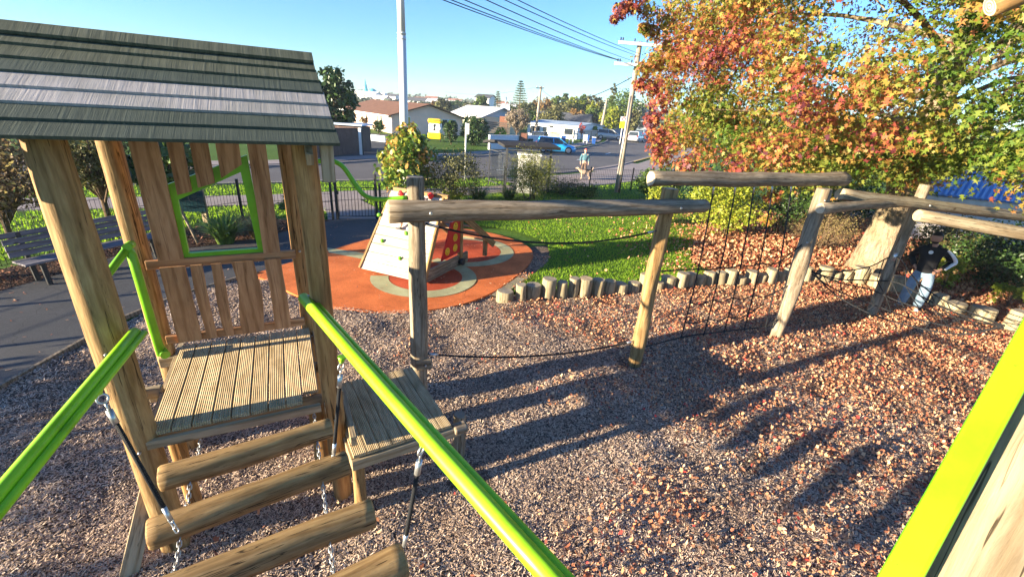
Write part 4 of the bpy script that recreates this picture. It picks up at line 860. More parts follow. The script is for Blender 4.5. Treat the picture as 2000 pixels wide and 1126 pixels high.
def treepx(name, label, cat, x, ytop, D, wpx, mat, z0=-.03, **kw):
    b = far(x, 200, D); P_ = Vector((b.x, b.y, 0)); h = hgt(P_, ytop)-z0; return plant(name, label, cat, (P_.x, P_.y, z0), h, wpx/850*D, mat, **kw)
# near garden planting
PHOT = M_leaf('photinia_leaf', [(0, (.05, .11, .015)), (.35, (.12, .22, .03)), (.6, (.3, .34, .05)), (.8, (.6, .3, .08)), (1, (.7, .33, .12))], .35, .3, .45, 1.6, .5)
t = plant('garden_shrub', 'glossy shrub with orange tipped leaves in front of the white pole', 'shrub', (-4.1, 16.6, 0), 2.85, 3.0, PHOT, n=90, per=38, ls=.19, shape='broad', trunk=.16, shell=.25, hang=-.4, cone=.45)
plant('garden_shrub', 'sparse dark twiggy shrub right of the orange tipped one', 'shrub', (-2.5, 17.0, 0), 2.1, 2.8, G_OLIVE, n=90, per=70, ls=.07, shape='quad', trunk=.12, shell=.2, multi=True)
plant('garden_shrub', 'feathery yellow green shrub in front of the white cabinet', 'shrub', (.45, 18.7, 0), 2.05, 2.5, M_leaf('leaf_feathery', [(0, (.08, .09, .02)), (.6, (.22, .24, .05)), (1, (.45, .42, .12))], .6, .35, .3, 1.), n=150, per=100, ls=.075, shape='long', trunk=.05, shell=.15, multi=True)
plant('garden_shrub', 'low bright green bush at the gate side behind the tower post', 'shrub', (-6.5, 12.5, 0), 1.15, .9, G_MID, n=40, per=30, ls=.13, shape='long', trunk=.02, shell=.3, multi=True)
plant('garden_shrub', 'big leaved dark green shrub at upper left behind the tower slats', 'shrub', (-9.6, 11.9, 0), 2.5, 1.9, M_leaf('leaf_glossy', [(0, (.015, .04, .01)), (.6, (.05, .1, .02)), (.93, (.12, .2, .04)), (1, (.5, .5, .04))], .3, .2, .3, 1., .5), n=50, per=34, ls=.22, shape='broad', trunk=.3, shell=.3)
plant('garden_shrub', 'low dark hedge plant under the fence near the far right lawn', 'shrub', (2.0, 20.6, 0), .65, 2.6, G_DARK, n=50, per=50, ls=.1, shape='long', trunk=.02, shell=.2, multi=True, deep=.5)
plant('garden_shrub', 'low spreading green shrub beside the feathery one', 'shrub', (3.1, 20.3, 0), .55, 1.8, G_MID, n=40, per=40, ls=.1, shape='quad', trunk=.02, shell=.2, multi=True, deep=.5)
def flax(name, label, base, h, n, wd, mat, spread=1.):
    base = Vector(base); V = []
    for i in range(n):
        a = rnd.uniform(0, 6.28); ln = h*rnd.uniform(.6, 1.2); out = Vector((math.cos(a), math.sin(a), 0)); b = base+out*rnd.uniform(0, .18); s = Vector((-out.y, out.x, 0)); le = rnd.uniform(.25, 1.)*spread; pr = None
        for j in range(5):
            f = j/4; p = b+out*ln*le*f*f*.9+out*ln*.15*f+Vector((0, 0, ln*(f-.55*le*f*f))); w2 = wd*(1-f)**.6*.5+.001; cur = (p-s*w2, p+s*w2)
            if pr: V.append([pr[0], pr[1], cur[1], cur[0]])
            pr = cur
    t = thing(name, label, 'plant', base); me = npmesh(np.array([[tuple(v) for v in q] for q in V]), 4); me.transform(Matrix.Translation(-base)); O('foliage', me, mat, t, Matrix.Translation(base)); return t
FLAXM = M_leaf('flax_leaf', [(0, (.04, .08, .015)), (.6, (.1, .19, .03)), (1, (.26, .32, .07))], .45, .3, .5, 2.)
flax('strappy_bush', 'clump of broad strappy green leaves seen through the green window frame', (-7.25, 10.35, 0), .85, 230, .06, FLAXM)
flax('strappy_bush', 'dry tangled grassy clump right of the strappy green one', (-6.75, 10.95, 0), .85, 420, .014, G_DRY)
flax('flax_clump', 'low weeping grass clump along the black fence behind the beam', (-1.6, 17.6, 0), .85, 340, .025, FLAXM, 1.1)
flax('flax_clump', 'low weeping grass clump just left of the feathery shrub', (-.4, 18.5, 0), .7, 300, .025, FLAXM, 1.1)
plant('garden_shrub', 'pale orange flowered low shrub at the foot of the dark twiggy shrub', 'shrub', (-2.5, 16.6, 0), .8, .9, G_YEL, n=30, per=30, ls=.08, trunk=.02, shell=.2, multi=True)
# bare and yellowing hedge trees behind the bench
plant('hedge_tree', 'yellowing twiggy hedge tree behind the bench at far left', 'tree', (-11.6, 9.4, 0), 2.6, 2.6, G_DRY, n=110, per=60, ls=.09, trunk=.25, shell=.2, stems=34)
plant('hedge_tree', 'yellow olive hedge tree between the two left tower posts', 'tree', (-11.1, 11.4, 0), 2.9, 2.2, G_OLIVE, n=100, per=70, ls=.09, trunk=.3, shell=.2, stems=30)
plant('hedge_tree', 'bare stemmed thin tree left of the bench end', 'tree', (-9.9, 7.4, 0), 2.6, 1.5, G_DRY, n=22, per=14, ls=.07, trunk=.5, shell=.2, stems=20)
# dead twigs
# right-hand side planting under the tree
plant('garden_shrub', 'yellow green bush behind the cargo net', 'shrub', (7.1, 14.9, 0), 2.2, 3.0, G_YEL, n=100, per=56, ls=.1, trunk=.05, shell=.25, multi=True)
plant('garden_shrub', 'yellow green bush left of the one behind the net', 'shrub', (5.1, 15.8, 0), 1.5, 1.5, G_YEL, n=40, per=50, ls=.1, trunk=.05, shell=.25, multi=True)
plant('garden_shrub', 'dark green gap filling bush left of the big trunk', 'shrub', (9.4, 15.2, 0), 2.6, 2.4, G_DARK, n=70, per=50, ls=.1, trunk=.05, shell=.25, multi=True)
plant('garden_shrub', 'brown twiggy thicket left of the trunk of the autumn tree', 'shrub', (9.9, 13.9, 0), 1.45, 2.3, G_DRY, n=80, per=60, ls=.06, shape='long', trunk=.02, shell=.1, multi=True, stems=40)
plant('garden_shrub', 'dark evergreen shrub behind the standing man', 'shrub', (12.9, 11.0, 0), 1.75, 3.4, G_DARK, n=120, per=60, ls=.09, trunk=.03, shell=.25, multi=True)
plant('garden_shrub', 'tall dark shrub hiding the shed wall behind the leaning post', 'shrub', (13.2, 12.6, 0), 1.35, 3.6, G_OLIVE, n=120, per=60, ls=.09, trunk=.03, shell=.25, multi=True)
plant('garden_shrub', 'dark shrub at the right edge beyond the stumps', 'shrub', (13.6, 9.0, 0), 1.9, 2.6, G_OLIVE, n=90, per=60, ls=.08, trunk=.03, shell=.2, multi=True, stems=30)
plant('garden_shrub', 'low yellow leaved sapling beyond the right stumps', 'shrub', (11.5, 9.5, 0), .75, .8, G_YEL, n=16, per=22, ls=.1, shape='star', trunk=.2, shell=.2)
plant('garden_shrub', 'light green low plant beside the standing man', 'shrub', (10.9, 10.5, 0), 1.0, .8, G_YEL, n=24, per=30, ls=.09, trunk=.1, shell=.2)
for x_, y_, h_, w_, m_, l_ in ((8.6, 19.5, 2.3, 3.2, G_DARK, 'dark bush filling the gap far behind the net frame'), (11.6, 18.0, 2.1, 3.2, G_OLIVE, 'olive bush far behind the big trunk'), (14.2, 19.2, 2.0, 3., G_DARK, 'dark bush far behind and right of the big trunk'), (6.6, 21.0, 1.5, 2.2, G_MID, 'green bush by the fence behind the cargo net')):
    plant('garden_shrub', l_, 'shrub', (x_, y_, 0), h_, w_, m_, n=80, per=40, ls=.14, trunk=.03, shell=.3, multi=True)
tt = at(1525, 455); log('thin_trunk', tt, tt+Vector((.25, .3, 2.9)), .09, .05, None, [TRUNK, TRUNK], .02).update_tag()
tag(bpy.data.objects['thin_trunk'], 'slim bare trunk seen between the net and the leaning post', 'tree trunk')
# off to the left, outside the picture: low hedge plants added to shade the path and left-hand bark
for k, (yl, hh) in enumerate(((-3.2, 1.5), (-1.6, 1.45), (0., 1.55), (1.6, 1.5), (3.2, 1.6))):
    p = T(-9.2, yl); plant('hedge', 'unseen hedge plant added for shade left of the playground, %s from the front' % ['first', 'second', 'third', 'fourth', 'fifth'][k], 'hedge', (p.x, p.y, 0), hh, 2.4, G_DARK, n=60, per=60, ls=.11, trunk=.0, shell=.3, multi=True, group='unseen hedge plants added for shade')
# beyond the road ------------------------------------------------------
treepx('magnolia_tree', 'dark glossy tree beside the shingled roof and brown tiled house', 'tree', 652, 118, 31, 92, G_DARK, n=110, per=44, ls=.3, shape='broad', trunk=.12, shell=.5, tm=TRUNKD, cr=.15)
treepx('cypress_hedge', 'tall dark clipped cypress hedge before the white roofed house', 'hedge', 928, 221, 41, 60, G_DARK, n=150, per=50, ls=.16, trunk=.0, shell=.6, multi=True, cr=.12)
treepx('round_bush', 'rounded bright green bush on the white wall', 'shrub', 981, 246, 42, 30, G_BRIGHT, n=90, per=44, ls=.1, trunk=.0, shell=.6, multi=True, cr=.12)
treepx('blossom_tree', 'pale pinkish tree with bare forked trunk behind the white wall', 'tree', 1013, 212, 52, 56, G_PINK, n=110, per=36, ls=.18, trunk=.35, shell=.4, stems=22, cr=.12)
treepx('garden_tree', 'small dark tree in front of the cream gable house', 'tree', 739, 234, 44, 30, G_DARK, n=60, per=34, ls=.22, shape='long', trunk=.2, shell=.4)
treepx('garden_tree', 'spindly bronze tree against the bright wall of the gable house', 'tree', 709, 226, 46, 20, G_BROWN, n=30, per=20, ls=.16, trunk=.4, shell=.3)
treepx('garden_tree', 'dark bush right of the yellow kiosk', 'tree', 882, 232, 40, 30, G_DARK, n=60, per=40, ls=.16, trunk=.1, shell=.5)
treepx('garden_shrub', 'low dark hedge plants beside the driveway', 'shrub', 768, 262, 42, 26, G_DARK, n=40, per=30, ls=.16, trunk=.0, shell=.4, multi=True)
treepx('maple_sapling', 'small red leaved sapling by the wire fence', 'tree', 1143, 236, 56, 16, G_RED, n=26, per=18, ls=.16, trunk=.35, shell=.3)
treepx('garden_shrub', 'bright green bush at the end of the cream fence', 'shrub', 1165, 243, 66, 26, G_BRIGHT, n=40, per=26, ls=.25, trunk=.0, shell=.4, multi=True)
FT = [('norfolk_pine', 'tall tiered conifer left of the first power pole', 1015, 155, 80, 34, 'pine'), ('norfolk_pine', 'slender tiered conifer behind the white roofed house', 972, 176, 88, 16, 'pine')]
def pine(name, label, x, ytop, D, wpx):
    b = far(x, 200, D); P_ = Vector((b.x, b.y, -.03)); h = hgt(P_, ytop); w_ = wpx/850*D; t = thing(name, label, 'tree', P_); C = []; Rd = []
    tiers = 13
    for i in range(tiers):
        f = (i+.5)/tiers; z = h*(.35+.63*f); rr = w_/2*(1-f)**.75+.12
        for k in range(7):
            a = k*.9+i*1.3
            for s in (.35, .7, 1.0): C.append((P_.x+math.cos(a)*rr*s, P_.y+math.sin(a)*rr*s, z+.12*s*rr)); Rd.append(.12*w_/2+.08)
    q, _, k = leaves(C, Rd, 16, .22, 'long', 0, .1, .5); me = npmesh(q, k); me.transform(Matrix.Translation(-P_)); O('crown', me, G_DARK2, t, Matrix.Translation(P_))
    O('trunk', limb_mesh([([P_, P_+Vector((0, 0, h*.97))], [h*.02, .03])], 6), TWIG, t)
G_DARK2 = M_leaf('conifer_needles', [(0, (.03, .05, .02)), (.6, (.08, .11, .04)), (1, (.16, .19, .09))], .6, .2, 0)
for n_, l_, x, y, D, w_, _k in FT: pine(n_, l_, x, y, D, w_)
treepx('background_tree', 'dark spiky tree rising highest above the treeline at right', 'tree', 1195, 153, 105, 17, G_OLIVE, n=60, per=26, ls=.4, trunk=.3, shell=.2, cr=.07)
HT = [(1032, 200, 92, 34, G_OLIVE, 'olive green tree just right of the tiered conifer'), (1062, 188, 100, 40, G_BROWN, 'bronze tree right behind the first power pole'), (1087, 184, 104, 26, G_MID, 'dark round tree right of the bronze one'),
      (1104, 175, 112, 10, G_DARK, 'tiny dark tree poking above the treeline'), (1102, 200, 92, 44, G_OLIVE, 'low broad olive tree above the flat roof'), (1124, 187, 108, 30, G_YEL, 'yellowish tree in the middle of the treeline'), (1137, 178, 112, 18, G_MID, 'round topped green tree standing above the yellowish one'),
      (1160, 180, 110, 30, G_OLIVE, 'olive tree right of the round topped tree'), (1080, 214, 80, 46, G_OLIVE, 'olive bush mass just behind the flat roofed house'), (1130, 210, 88, 26, G_BROWN, 'bronze bush above the grey roof'), (1048, 214, 82, 30, G_MID, 'green bush behind the first power pole'),
      (1222, 176, 92, 66, G_MID, 'broad spreading tree left of the big wooden power pole'), (1200, 205, 84, 34, G_YEL, 'yellow green tree below the broad spreading tree'), (1160, 210, 98, 30, G_MID, 'green tree above the dark roofs'), (1240, 212, 80, 24, G_OLIVE, 'olive tree below the grey building'), (1160, 196, 104, 20, G_YEL, 'yellow cabbage tree in the middle distance'),
      (842, 206, 98, 24, G_MID, 'green tree directly right of the brown tiled roof'), (866, 190, 112, 24, G_OLIVE, 'greyish tree rising left of the white roof'), (895, 196, 150, 30, G_DARK, 'flat topped tree far behind the white roof'), (852, 196, 118, 16, G_BROWN, 'orange brown tree between roof and greyish tree'), (918, 200, 145, 20, G_OLIVE, 'low flat tree right of the flat topped one'),
      (940, 186, 118, 22, G_MID, 'pointed green tree behind the white roof ridge'), (1000, 206, 90, 30, G_MID, 'green tree behind the white chimney')]
for x, y, D, w_, mt_, lb_ in HT:
    treepx('background_tree', lb_, 'tree', x, y, D, w_*1.45, mt_, n=90, per=34, ls=.0052*D, trunk=.15, shell=.45, tm=TWIG, cr=.13, stems=4)
# ------------------------------------------------------------------ black metal fence and gate
def fence_run(label, P, h=1.1, sp=.085, gate=False):
    P = [Vector((p[0], p[1], 0)) for p in P]; t = thing('metal_fence', label, 'fence', P[0])
    for i, (a_, b_) in enumerate(zip(P, P[1:])):
        bm = bmesh.new(); L = (b_-a_).length; n = int(L/sp); d = (b_-a_)/L
        for k in range(1, n):
            p = a_.lerp(b_, k/n); tube_bm(bm, [p+Vector((0, 0, .06)), p+Vector((0, 0, h-.03))], .0055, 4)
        for z in (.08, .3, .55, .8, h-.06): tube_bm(bm, [a_+Vector((0, 0, z)), b_+Vector((0, 0, z))], .006, 4)
        O('wire_panel', fin(bm), BLACK, t)
    for p in P:
        me = box((0, 0, h*.5+.02), (.06, .06, h+.08), .008); O('fence_post', me, BLACK, t, Matrix.Translation(p))
    return t
fence_run('black wire panel fence running behind the bench to the gate', [(-11.2, 3.2), (-10.75, 5.2), (-10.3, 7.1), (-9.75, 8.9), (-9.0, 10.8), (-8.1, 12.5), (-7.0, 13.1), (-5.75, 13.3)], 1.15)
fence_run('black wire panel fence between the gate and the autumn tree', [(-4.38, 13.75), (-3.6, 15.6), (-2.65, 17.7), (-.7, 20.1), (1.4, 21.2), (3.5, 22.2), (5.8, 23.1), (8.2, 24.1)], 1.1, .1)
ga, gb = Vector((-5.62, 13.35, 0)), Vector((-4.5, 13.72, 0)); gt = thing('metal_gate', 'small black picket gate beyond the orange pad', 'gate', ga)
bm = bmesh.new()
for k in range(1, 11): p = ga.lerp(gb, .05+.9*k/11); tube_bm(bm, [p+Vector((0, 0, .1)), p+Vector((0, 0, 1.0))], .009, 5)
O('pickets', fin(bm), BLACK, gt); bm = bmesh.new(); g0, g1 = ga.lerp(gb, .05), ga.lerp(gb, .95)
tube_bm(bm, [g0+Vector((0, 0, .1)), g1+Vector((0, 0, .1)), g1+Vector((0, 0, 1.0)), g0+Vector((0, 0, 1.0))], .018, 6, True); O('gate_frame', fin(bm), BLACK, gt)
O('latch', box((0, 0, 0), (.07, .05, .1)), BLACK, gt, Matrix.Translation(g0+Vector((.0, -.03, .85))))
for p, hh in ((ga, 1.45), (gb, 1.42)): O('gate_post', box((0, 0, hh/2), (.07, .07, hh)), BLACK, gt, Matrix.Translation(p))
# ------------------------------------------------------------------ bench
bA, bB = at(70, 545), at(245, 500); bd = (bB-bA).normalized(); bn = Vector((bd.y, -bd.x, 0)); 
PURP = M_wood('bench_wood', (.1, .09, .11), (.19, .18, .2), (.3, .29, .3), .4)
bench = thing('park_bench', 'weathered grey slatted bench by the fence, mostly behind the tower post', 'bench', bA)
bd = (Vector((-8.0, 9.35, 0))-Vector((-8.75, 7.25, 0))).normalized(); bn = Vector((bd.y, -bd.x, 0)); B0 = Vector((-9.05, 7.2, 0))
for i in range(3): me, M = plank(B0+bn*(.08+.145*i)+Vector((0, 0, .45)), B0+bn*(.08+.145*i)+bd*2.4+Vector((0, 0, .45)), .13, .035, bn); O('seat_slat', me, PURP, bench, M)
for i in range(4): me, M = plank(B0-bn*(.03*i+.02)+Vector((0, 0, .56+.11*i)), B0-bn*(.03*i+.02)+bd*2.4+Vector((0, 0, .56+.11*i)), .1, .03, (0, 0, 1)); O('back_slat', me, PURP, bench, M)
for s_ in (.25, 2.1):
    c = B0+bd*s_; me, M = plank(c+bn*.4, c+bn*.36+Vector((0, 0, .44)), .07, .05, bd); O('leg', me, BLACK, bench, M)
    me, M = plank(c+bn*.02, c-bn*.12+Vector((0, 0, .92)), .07, .05, bd); O('leg', me, BLACK, bench, M)
    me, M = plank(c+bn*.0+Vector((0, 0, .41)), c+bn*.42+Vector((0, 0, .41)), .05, .05, bd); O('seat_bearer', me, BLACK, bench, M)
# signboard and stake seen through the window frame
sb = thing('sign_board', 'dark green board on a short wooden post seen through the green window', 'sign', (-8.9, 12.0, 0)); sp0 = at(404, 434)
me, M = plank(sp0, xy(sp0, hgt(sp0, 366)), .14, .1, (1, 0, 0), .01); O('post', me, MW['deck'], sb, M)
s1, s2 = Vector(sp0)+Vector((-.0, -.09, 0)), None; zc = (hgt(sp0, 372)+hgt(sp0, 412))/2; hb = hgt(sp0, 372)-hgt(sp0, 412)
me, M = plank(Vector((sp0.x+.12, sp0.y-.08, zc)), Vector((sp0.x-.92, sp0.y-.35, zc)), hb, .03, (0, 0, 1)); O('board', me, M_plain('dark_green_board', (.01, .04, .05), .3, .4), sb, M)
st = at(388, 478); me = log_mesh(1.25, .03, .028, 10, 6, .01, 5); tag(O('wooden_stake', me, [MW['polegrey'], MW['endgrey']], None, frame_z(st, st+Vector((-.42, .1, 1.15)))), 'thin leaning wooden stake in the mulch bed', 'stake')
# ------------------------------------------------------------------ poles, wires, signs
wp = thing('light_pole', 'tall white steel pole rising out of the frame', 'pole', (-4.87, 18.9, 0))
pb_ = Vector((-4.87, 18.9, 0)); WP = M_plain('white_pole_paint', (.66, .68, .68), .4, .4, 0, .04, .7)
O('shaft', tube([pb_-Vector((0, 0, .1)), pb_+Vector((0, 0, 5.85))], .17, 28, radii=[.175, .155]), WP, wp); O('shaft_top', tube([pb_+Vector((0, 0, 5.85)), pb_+Vector((0, 0, 8.9))], .14, 28, radii=[.148, .12]), WP, wp)
for z in (5.72, 5.9): O('collar', tube([pb_+Vector((0, 0, z)), pb_+Vector((0, 0, z+.05))], .168, 28), WP, wp)
PW = M_wood('power_pole_timber', (.2, .16, .12), (.36, .31, .25), (.55, .5, .43), .9, .6)
u0_ = at(1207, 376); U = xy(u0_); lean = Vector((.10, 0, 0)); ut = thing('power_pole', 'tall leaning wooden power pole with two white crossarms', 'power pole', U)
utop = xy(U, 6.66)+Vector((.0, .0, 0)); 
log('pole', xy(U, -.1)-Vector((.06, 0, 0)), utop+Vector((-.06, 0, 0)), .135, .10, ut, [PW, MW['endgrey']], .01, 16)
O('cable_duct', tube([xy(U)+Vector((-.16, -.1, 0)), utop+Vector((-.14, -.1, -2.2))], .035, 8), STEEL, ut); O('ground_stay', tube([xy(U)+Vector((.02, -.14, 0)), xy(U)+Vector((.02, -.13, 1.7))], .05, 8), BLACK, ut)
for z, a_, b_ in ((6.55, -1.0, 1.0), (5.72, -1.05, 1.0)):
    arm = (Vector((1, .12, 0))).normalized(); c = xy(U, z)+Vector((-.06, -.14, 0)); me, M = plank(c+arm*a_, c+arm*b_, .12, .1, (0, 0, 1)); O('crossarm', me, WHITE, ut, M)
    for s_ in (-.92, -.82, -.28, .28, .62, .72):
        p = c+arm*s_; O('insulator', tube([p+Vector((0, 0, .05)), p+Vector((0, 0, .14)), p+Vector((0, 0, .2))], .03, 8, radii=[.012, .035, .02]), M_INS if 'M_INS' in globals() else BLACK, ut)
ends = [((868, 0), -.95, 5.86), ((884, 0), -.85, 5.86), ((910, 0), -.7, 5.84), ((952, 0), -.35, 5.9), ((988, 0), -.1, 6.1), ((1013, 0), -.05, 6.2)]
for i, ((x, y), s_, z) in enumerate(ends):
    p0 = xy(U, z)+Vector((1, .12, 0))*s_+Vector((-.06, -.1, 0)); e = at(x, y, z-.42); d = e-p0; pe = p0+d*3.2; pe.z = z
    pts = []
    for k in range(25):
        f = k/24; p = p0.lerp(pe, f); p.z = z+(-.5*4*f*(1-f)) ; pts.append(p)
    # raise so the wire leaves the frame where it does in the photograph
    tag(O('power_line', tube(pts, .010, 5), BLACK), f"thin overhead wire, {['lowest', 'second lowest', 'third lowest', 'third highest', 'second highest', 'highest'][i]} of the six running up left from the pole", 'power line', 'overhead wires left of the power pole')
def ppole(label, x, yb, yt, lx=0, col=None):
    P_ = xy(at(x, yb)); h = hgt(P_, yt); t = thing('power_pole', label, 'power pole', P_); r_ = .0055*P_.length*.55
    log('pole', xy(P_, -.1), xy(P_, h)+Vector((lx, 0, 0)), r_, r_*.75, t, [PW, MW['endgrey']], .01, 10); me, M = plank(xy(P_, h-.25)+Vector((lx-.55, -.1, 0)), xy(P_, h-.2)+Vector((lx+.35, -.1, 0)), .1, .08, (0, 0, 1)); O('crossarm', me, BLACK, t, M)
    for s_ in (-.5, -.1, .3): O('insulator', tube([xy(P_, h-.2)+Vector((lx+s_, -.1, 0)), xy(P_, h)+Vector((lx+s_, -.1, 0))], .05, 6), STEEL, t)
    return xy(P_, h)+Vector((lx, 0, 0))
q2 = ppole('brown wooden power pole beside the flat roofed white house', 1044, 275, 168, .25); q3 = ppole('pale wooden power pole behind the silver car', 1172, 262, 194, .4)
ppole('grey power pole partly behind the autumn tree', 1262, 250, 190, .5)
P1 = xy(U, 5.35); tag(O('service_line', tube(sag(P1, q2-Vector((0, 0, .2)), 1.25, 24), .02, 5), BLACK), 'sagging black cable strung between the two nearest wooden poles', 'power line')
tag(O('service_line', tube(sag(q2, q2+Vector((-14, 16, -1)), .6, 10), .012, 5), BLACK), 'thin cable running left from the brown power pole', 'power line')
# bus stop post, school zone sign
bp = xy(at(908, 352)); t = thing('bus_stop_post', 'white bus stop post with a small white flag plate', 'sign', bp); bh = hgt(bp, 240)
O('post', tube([bp, xy(bp, bh)], .04, 10), WHITE, t); O('plate', box((0.06, -.05, 0), (.2, .02, .5), .004), WHITE, t, Matrix.Translation(xy(bp, bh-.27)))
bm = bmesh.new(); box_bm(bm, (.06, -.064, .12), (.11, .004, .09)); O('plate_mark', fin(bm), M_plain('sign_grey', (.35, .35, .36)), t, Matrix.Translation(xy(bp, bh-.27)))
sg = xy(far(1212, 270, 58)); t = thing('school_zone_sign', 'white and fluorescent yellow road sign left of the leaning power pole', 'sign', sg); z1 = hgt(sg, 228); z2 = hgt(sg, 247); zm = (z1+z2)/2+.05
O('post', tube([sg, xy(sg, z1)], .06, 8), WHITE, t)
wS = .78; O('speed_plate', box((0, -.08, 0), (wS, .03, z1-zm), .004), WHITE, t, Matrix.Translation(xy(sg, (z1+zm)/2))); YF = M_plain('fluoro_yellow', (.9, .85, .02), .5)
O('yellow_plate', box((0, -.09, 0), (wS, .03, zm-z2+.2), .004), YF, t, Matrix.Translation(xy(sg, (zm+z2)/2-.1)))
bm = bmesh.new(); rr = (z1-zm)*.36; tube_bm(bm, [Vector((rr*math.cos(a_), -.105, rr*math.sin(a_))) for a_ in [2*math.pi*k/20 for k in range(20)]], .045, 6, True); O('red_ring', fin(bm), M_plain('sign_red', (.65, .03, .03)), t, Matrix.Translation(xy(sg, (z1+zm)/2)))
# ------------------------------------------------------------------ bus shelter and cabinet
DG = M_plain('dark_grey_metal', (.045, .047, .052), .5, .4, 0, .1); RG = M_plain('shelter_roof', (.025, .024, .025), .85, .3, 0, .15)
S0, S1 = xy(at(986, 374)), xy(at(954, 361)); S2 = S0+Vector((2.0, .55, 0)); S3 = S1+Vector((2.0, .55, 0)); zr = 1.92
WCAB = M_plain('cabinet_paint', (.5, .5, .47), .7)
sh = thing('bus_shelter', 'dark framed bus shelter with a shallow curved roof', 'bus shelter', S0)
for p, w_ in ((S0, .10), (S1, .05), (S2, .1), (S3, .05)): O('post', box((0, 0, zr/2), (w_, w_, zr), .006), DG, sh, Matrix.Translation(p))
bm = bmesh.new(); ex_ = (S2-S0).normalized(); ey_ = (S1-S0); ly = ey_.length; ey_.normalize(); Lx = (S2-S0).length; rows = []
for j in range(9):
    f = j/8; y = -.25+f*(ly+.5); z = zr+.06+.13*math.sin(math.pi*f); rows.append([[bm.verts.new(S0+ex_*x+ey_*y+Vector((0, 0, z+dz))) for dz in (-.03, .08)] for x in (-.25, Lx+.3)])
for a_, b_ in zip(rows, rows[1:]):
    for k in (0, 1): bm.faces.new((a_[0][k], a_[1][k], b_[1][k], b_[0][k]))
    for x in (0, 1): bm.faces.new((a_[x][0], a_[x][1], b_[x][1], b_[x][0]))
for r_ in (rows[0], rows[-1]): bm.faces.new((r_[0][0], r_[1][0], r_[1][1], r_[0][1]))
bmesh.ops.recalc_face_normals(bm, faces=bm.faces); O('roof', fin(bm), RG, sh)
GL = bpy.data.materials.new('clear_glass'); GL.use_nodes = True; n_ = GL.node_tree.nodes; tr = n_.new('ShaderNodeBsdfTransparent'); gl = n_.new('ShaderNodeBsdfGlossy'); gl.inputs['Roughness'].default_value = .03; mx = n_.new('ShaderNodeMixShader'); mx.inputs[0].default_value = .03; tr.inputs[0].default_value = (.93, .95, .95, 1)
GL.node_tree.links.new(tr.outputs[0], mx.inputs[1]); GL.node_tree.links.new(gl.outputs[0], mx.inputs[2]); GL.node_tree.links.new(mx.outputs[0], n_['Material Output'].inputs[0])
for a_, b_ in ((S0, S1), (S1, S3)):
    me, M = plank(a_.lerp(b_, .06)+Vector((0, 0, .95)), a_.lerp(b_, .94)+Vector((0, 0, .95)), 1.4, .012, (0, 0, 1), 0); O('glass_pane', me, GL, sh, M)
    for z in (.22, 1.68): me, M = plank(a_+Vector((0, 0, z)), b_+Vector((0, 0, z)), .04, .03, (0, 0, 1)); O('frame_rail', me, DG, sh, M)
me, M = plank(S1+ex_*.2-ey_*.3+Vector((0, 0, .4)), S1+ex_*2.4-ey_*.3+Vector((0, 0, .4)), .3, .04, ey_); O('seat', me, DG, sh, M)
cb = xy(at(1011, 378)); cbn = thing('utility_cabinet', 'white utility cabinet behind the feathery shrub', 'cabinet', cb); hc = hgt(cb, 303)
O('body', box((.42, .45, hc/2), (1.0, .8, hc), .02), WCAB, cbn, Matrix.Translation(cb)); O('lid', box((.42, .45, hc+.03), (1.1, .9, .06), .02), WHITE, cbn, Matrix.Translation(cb)); O('door', box((.3, .04, hc/2), (.7, .03, hc*.85), .01), WHITE, cbn, Matrix.Translation(cb))
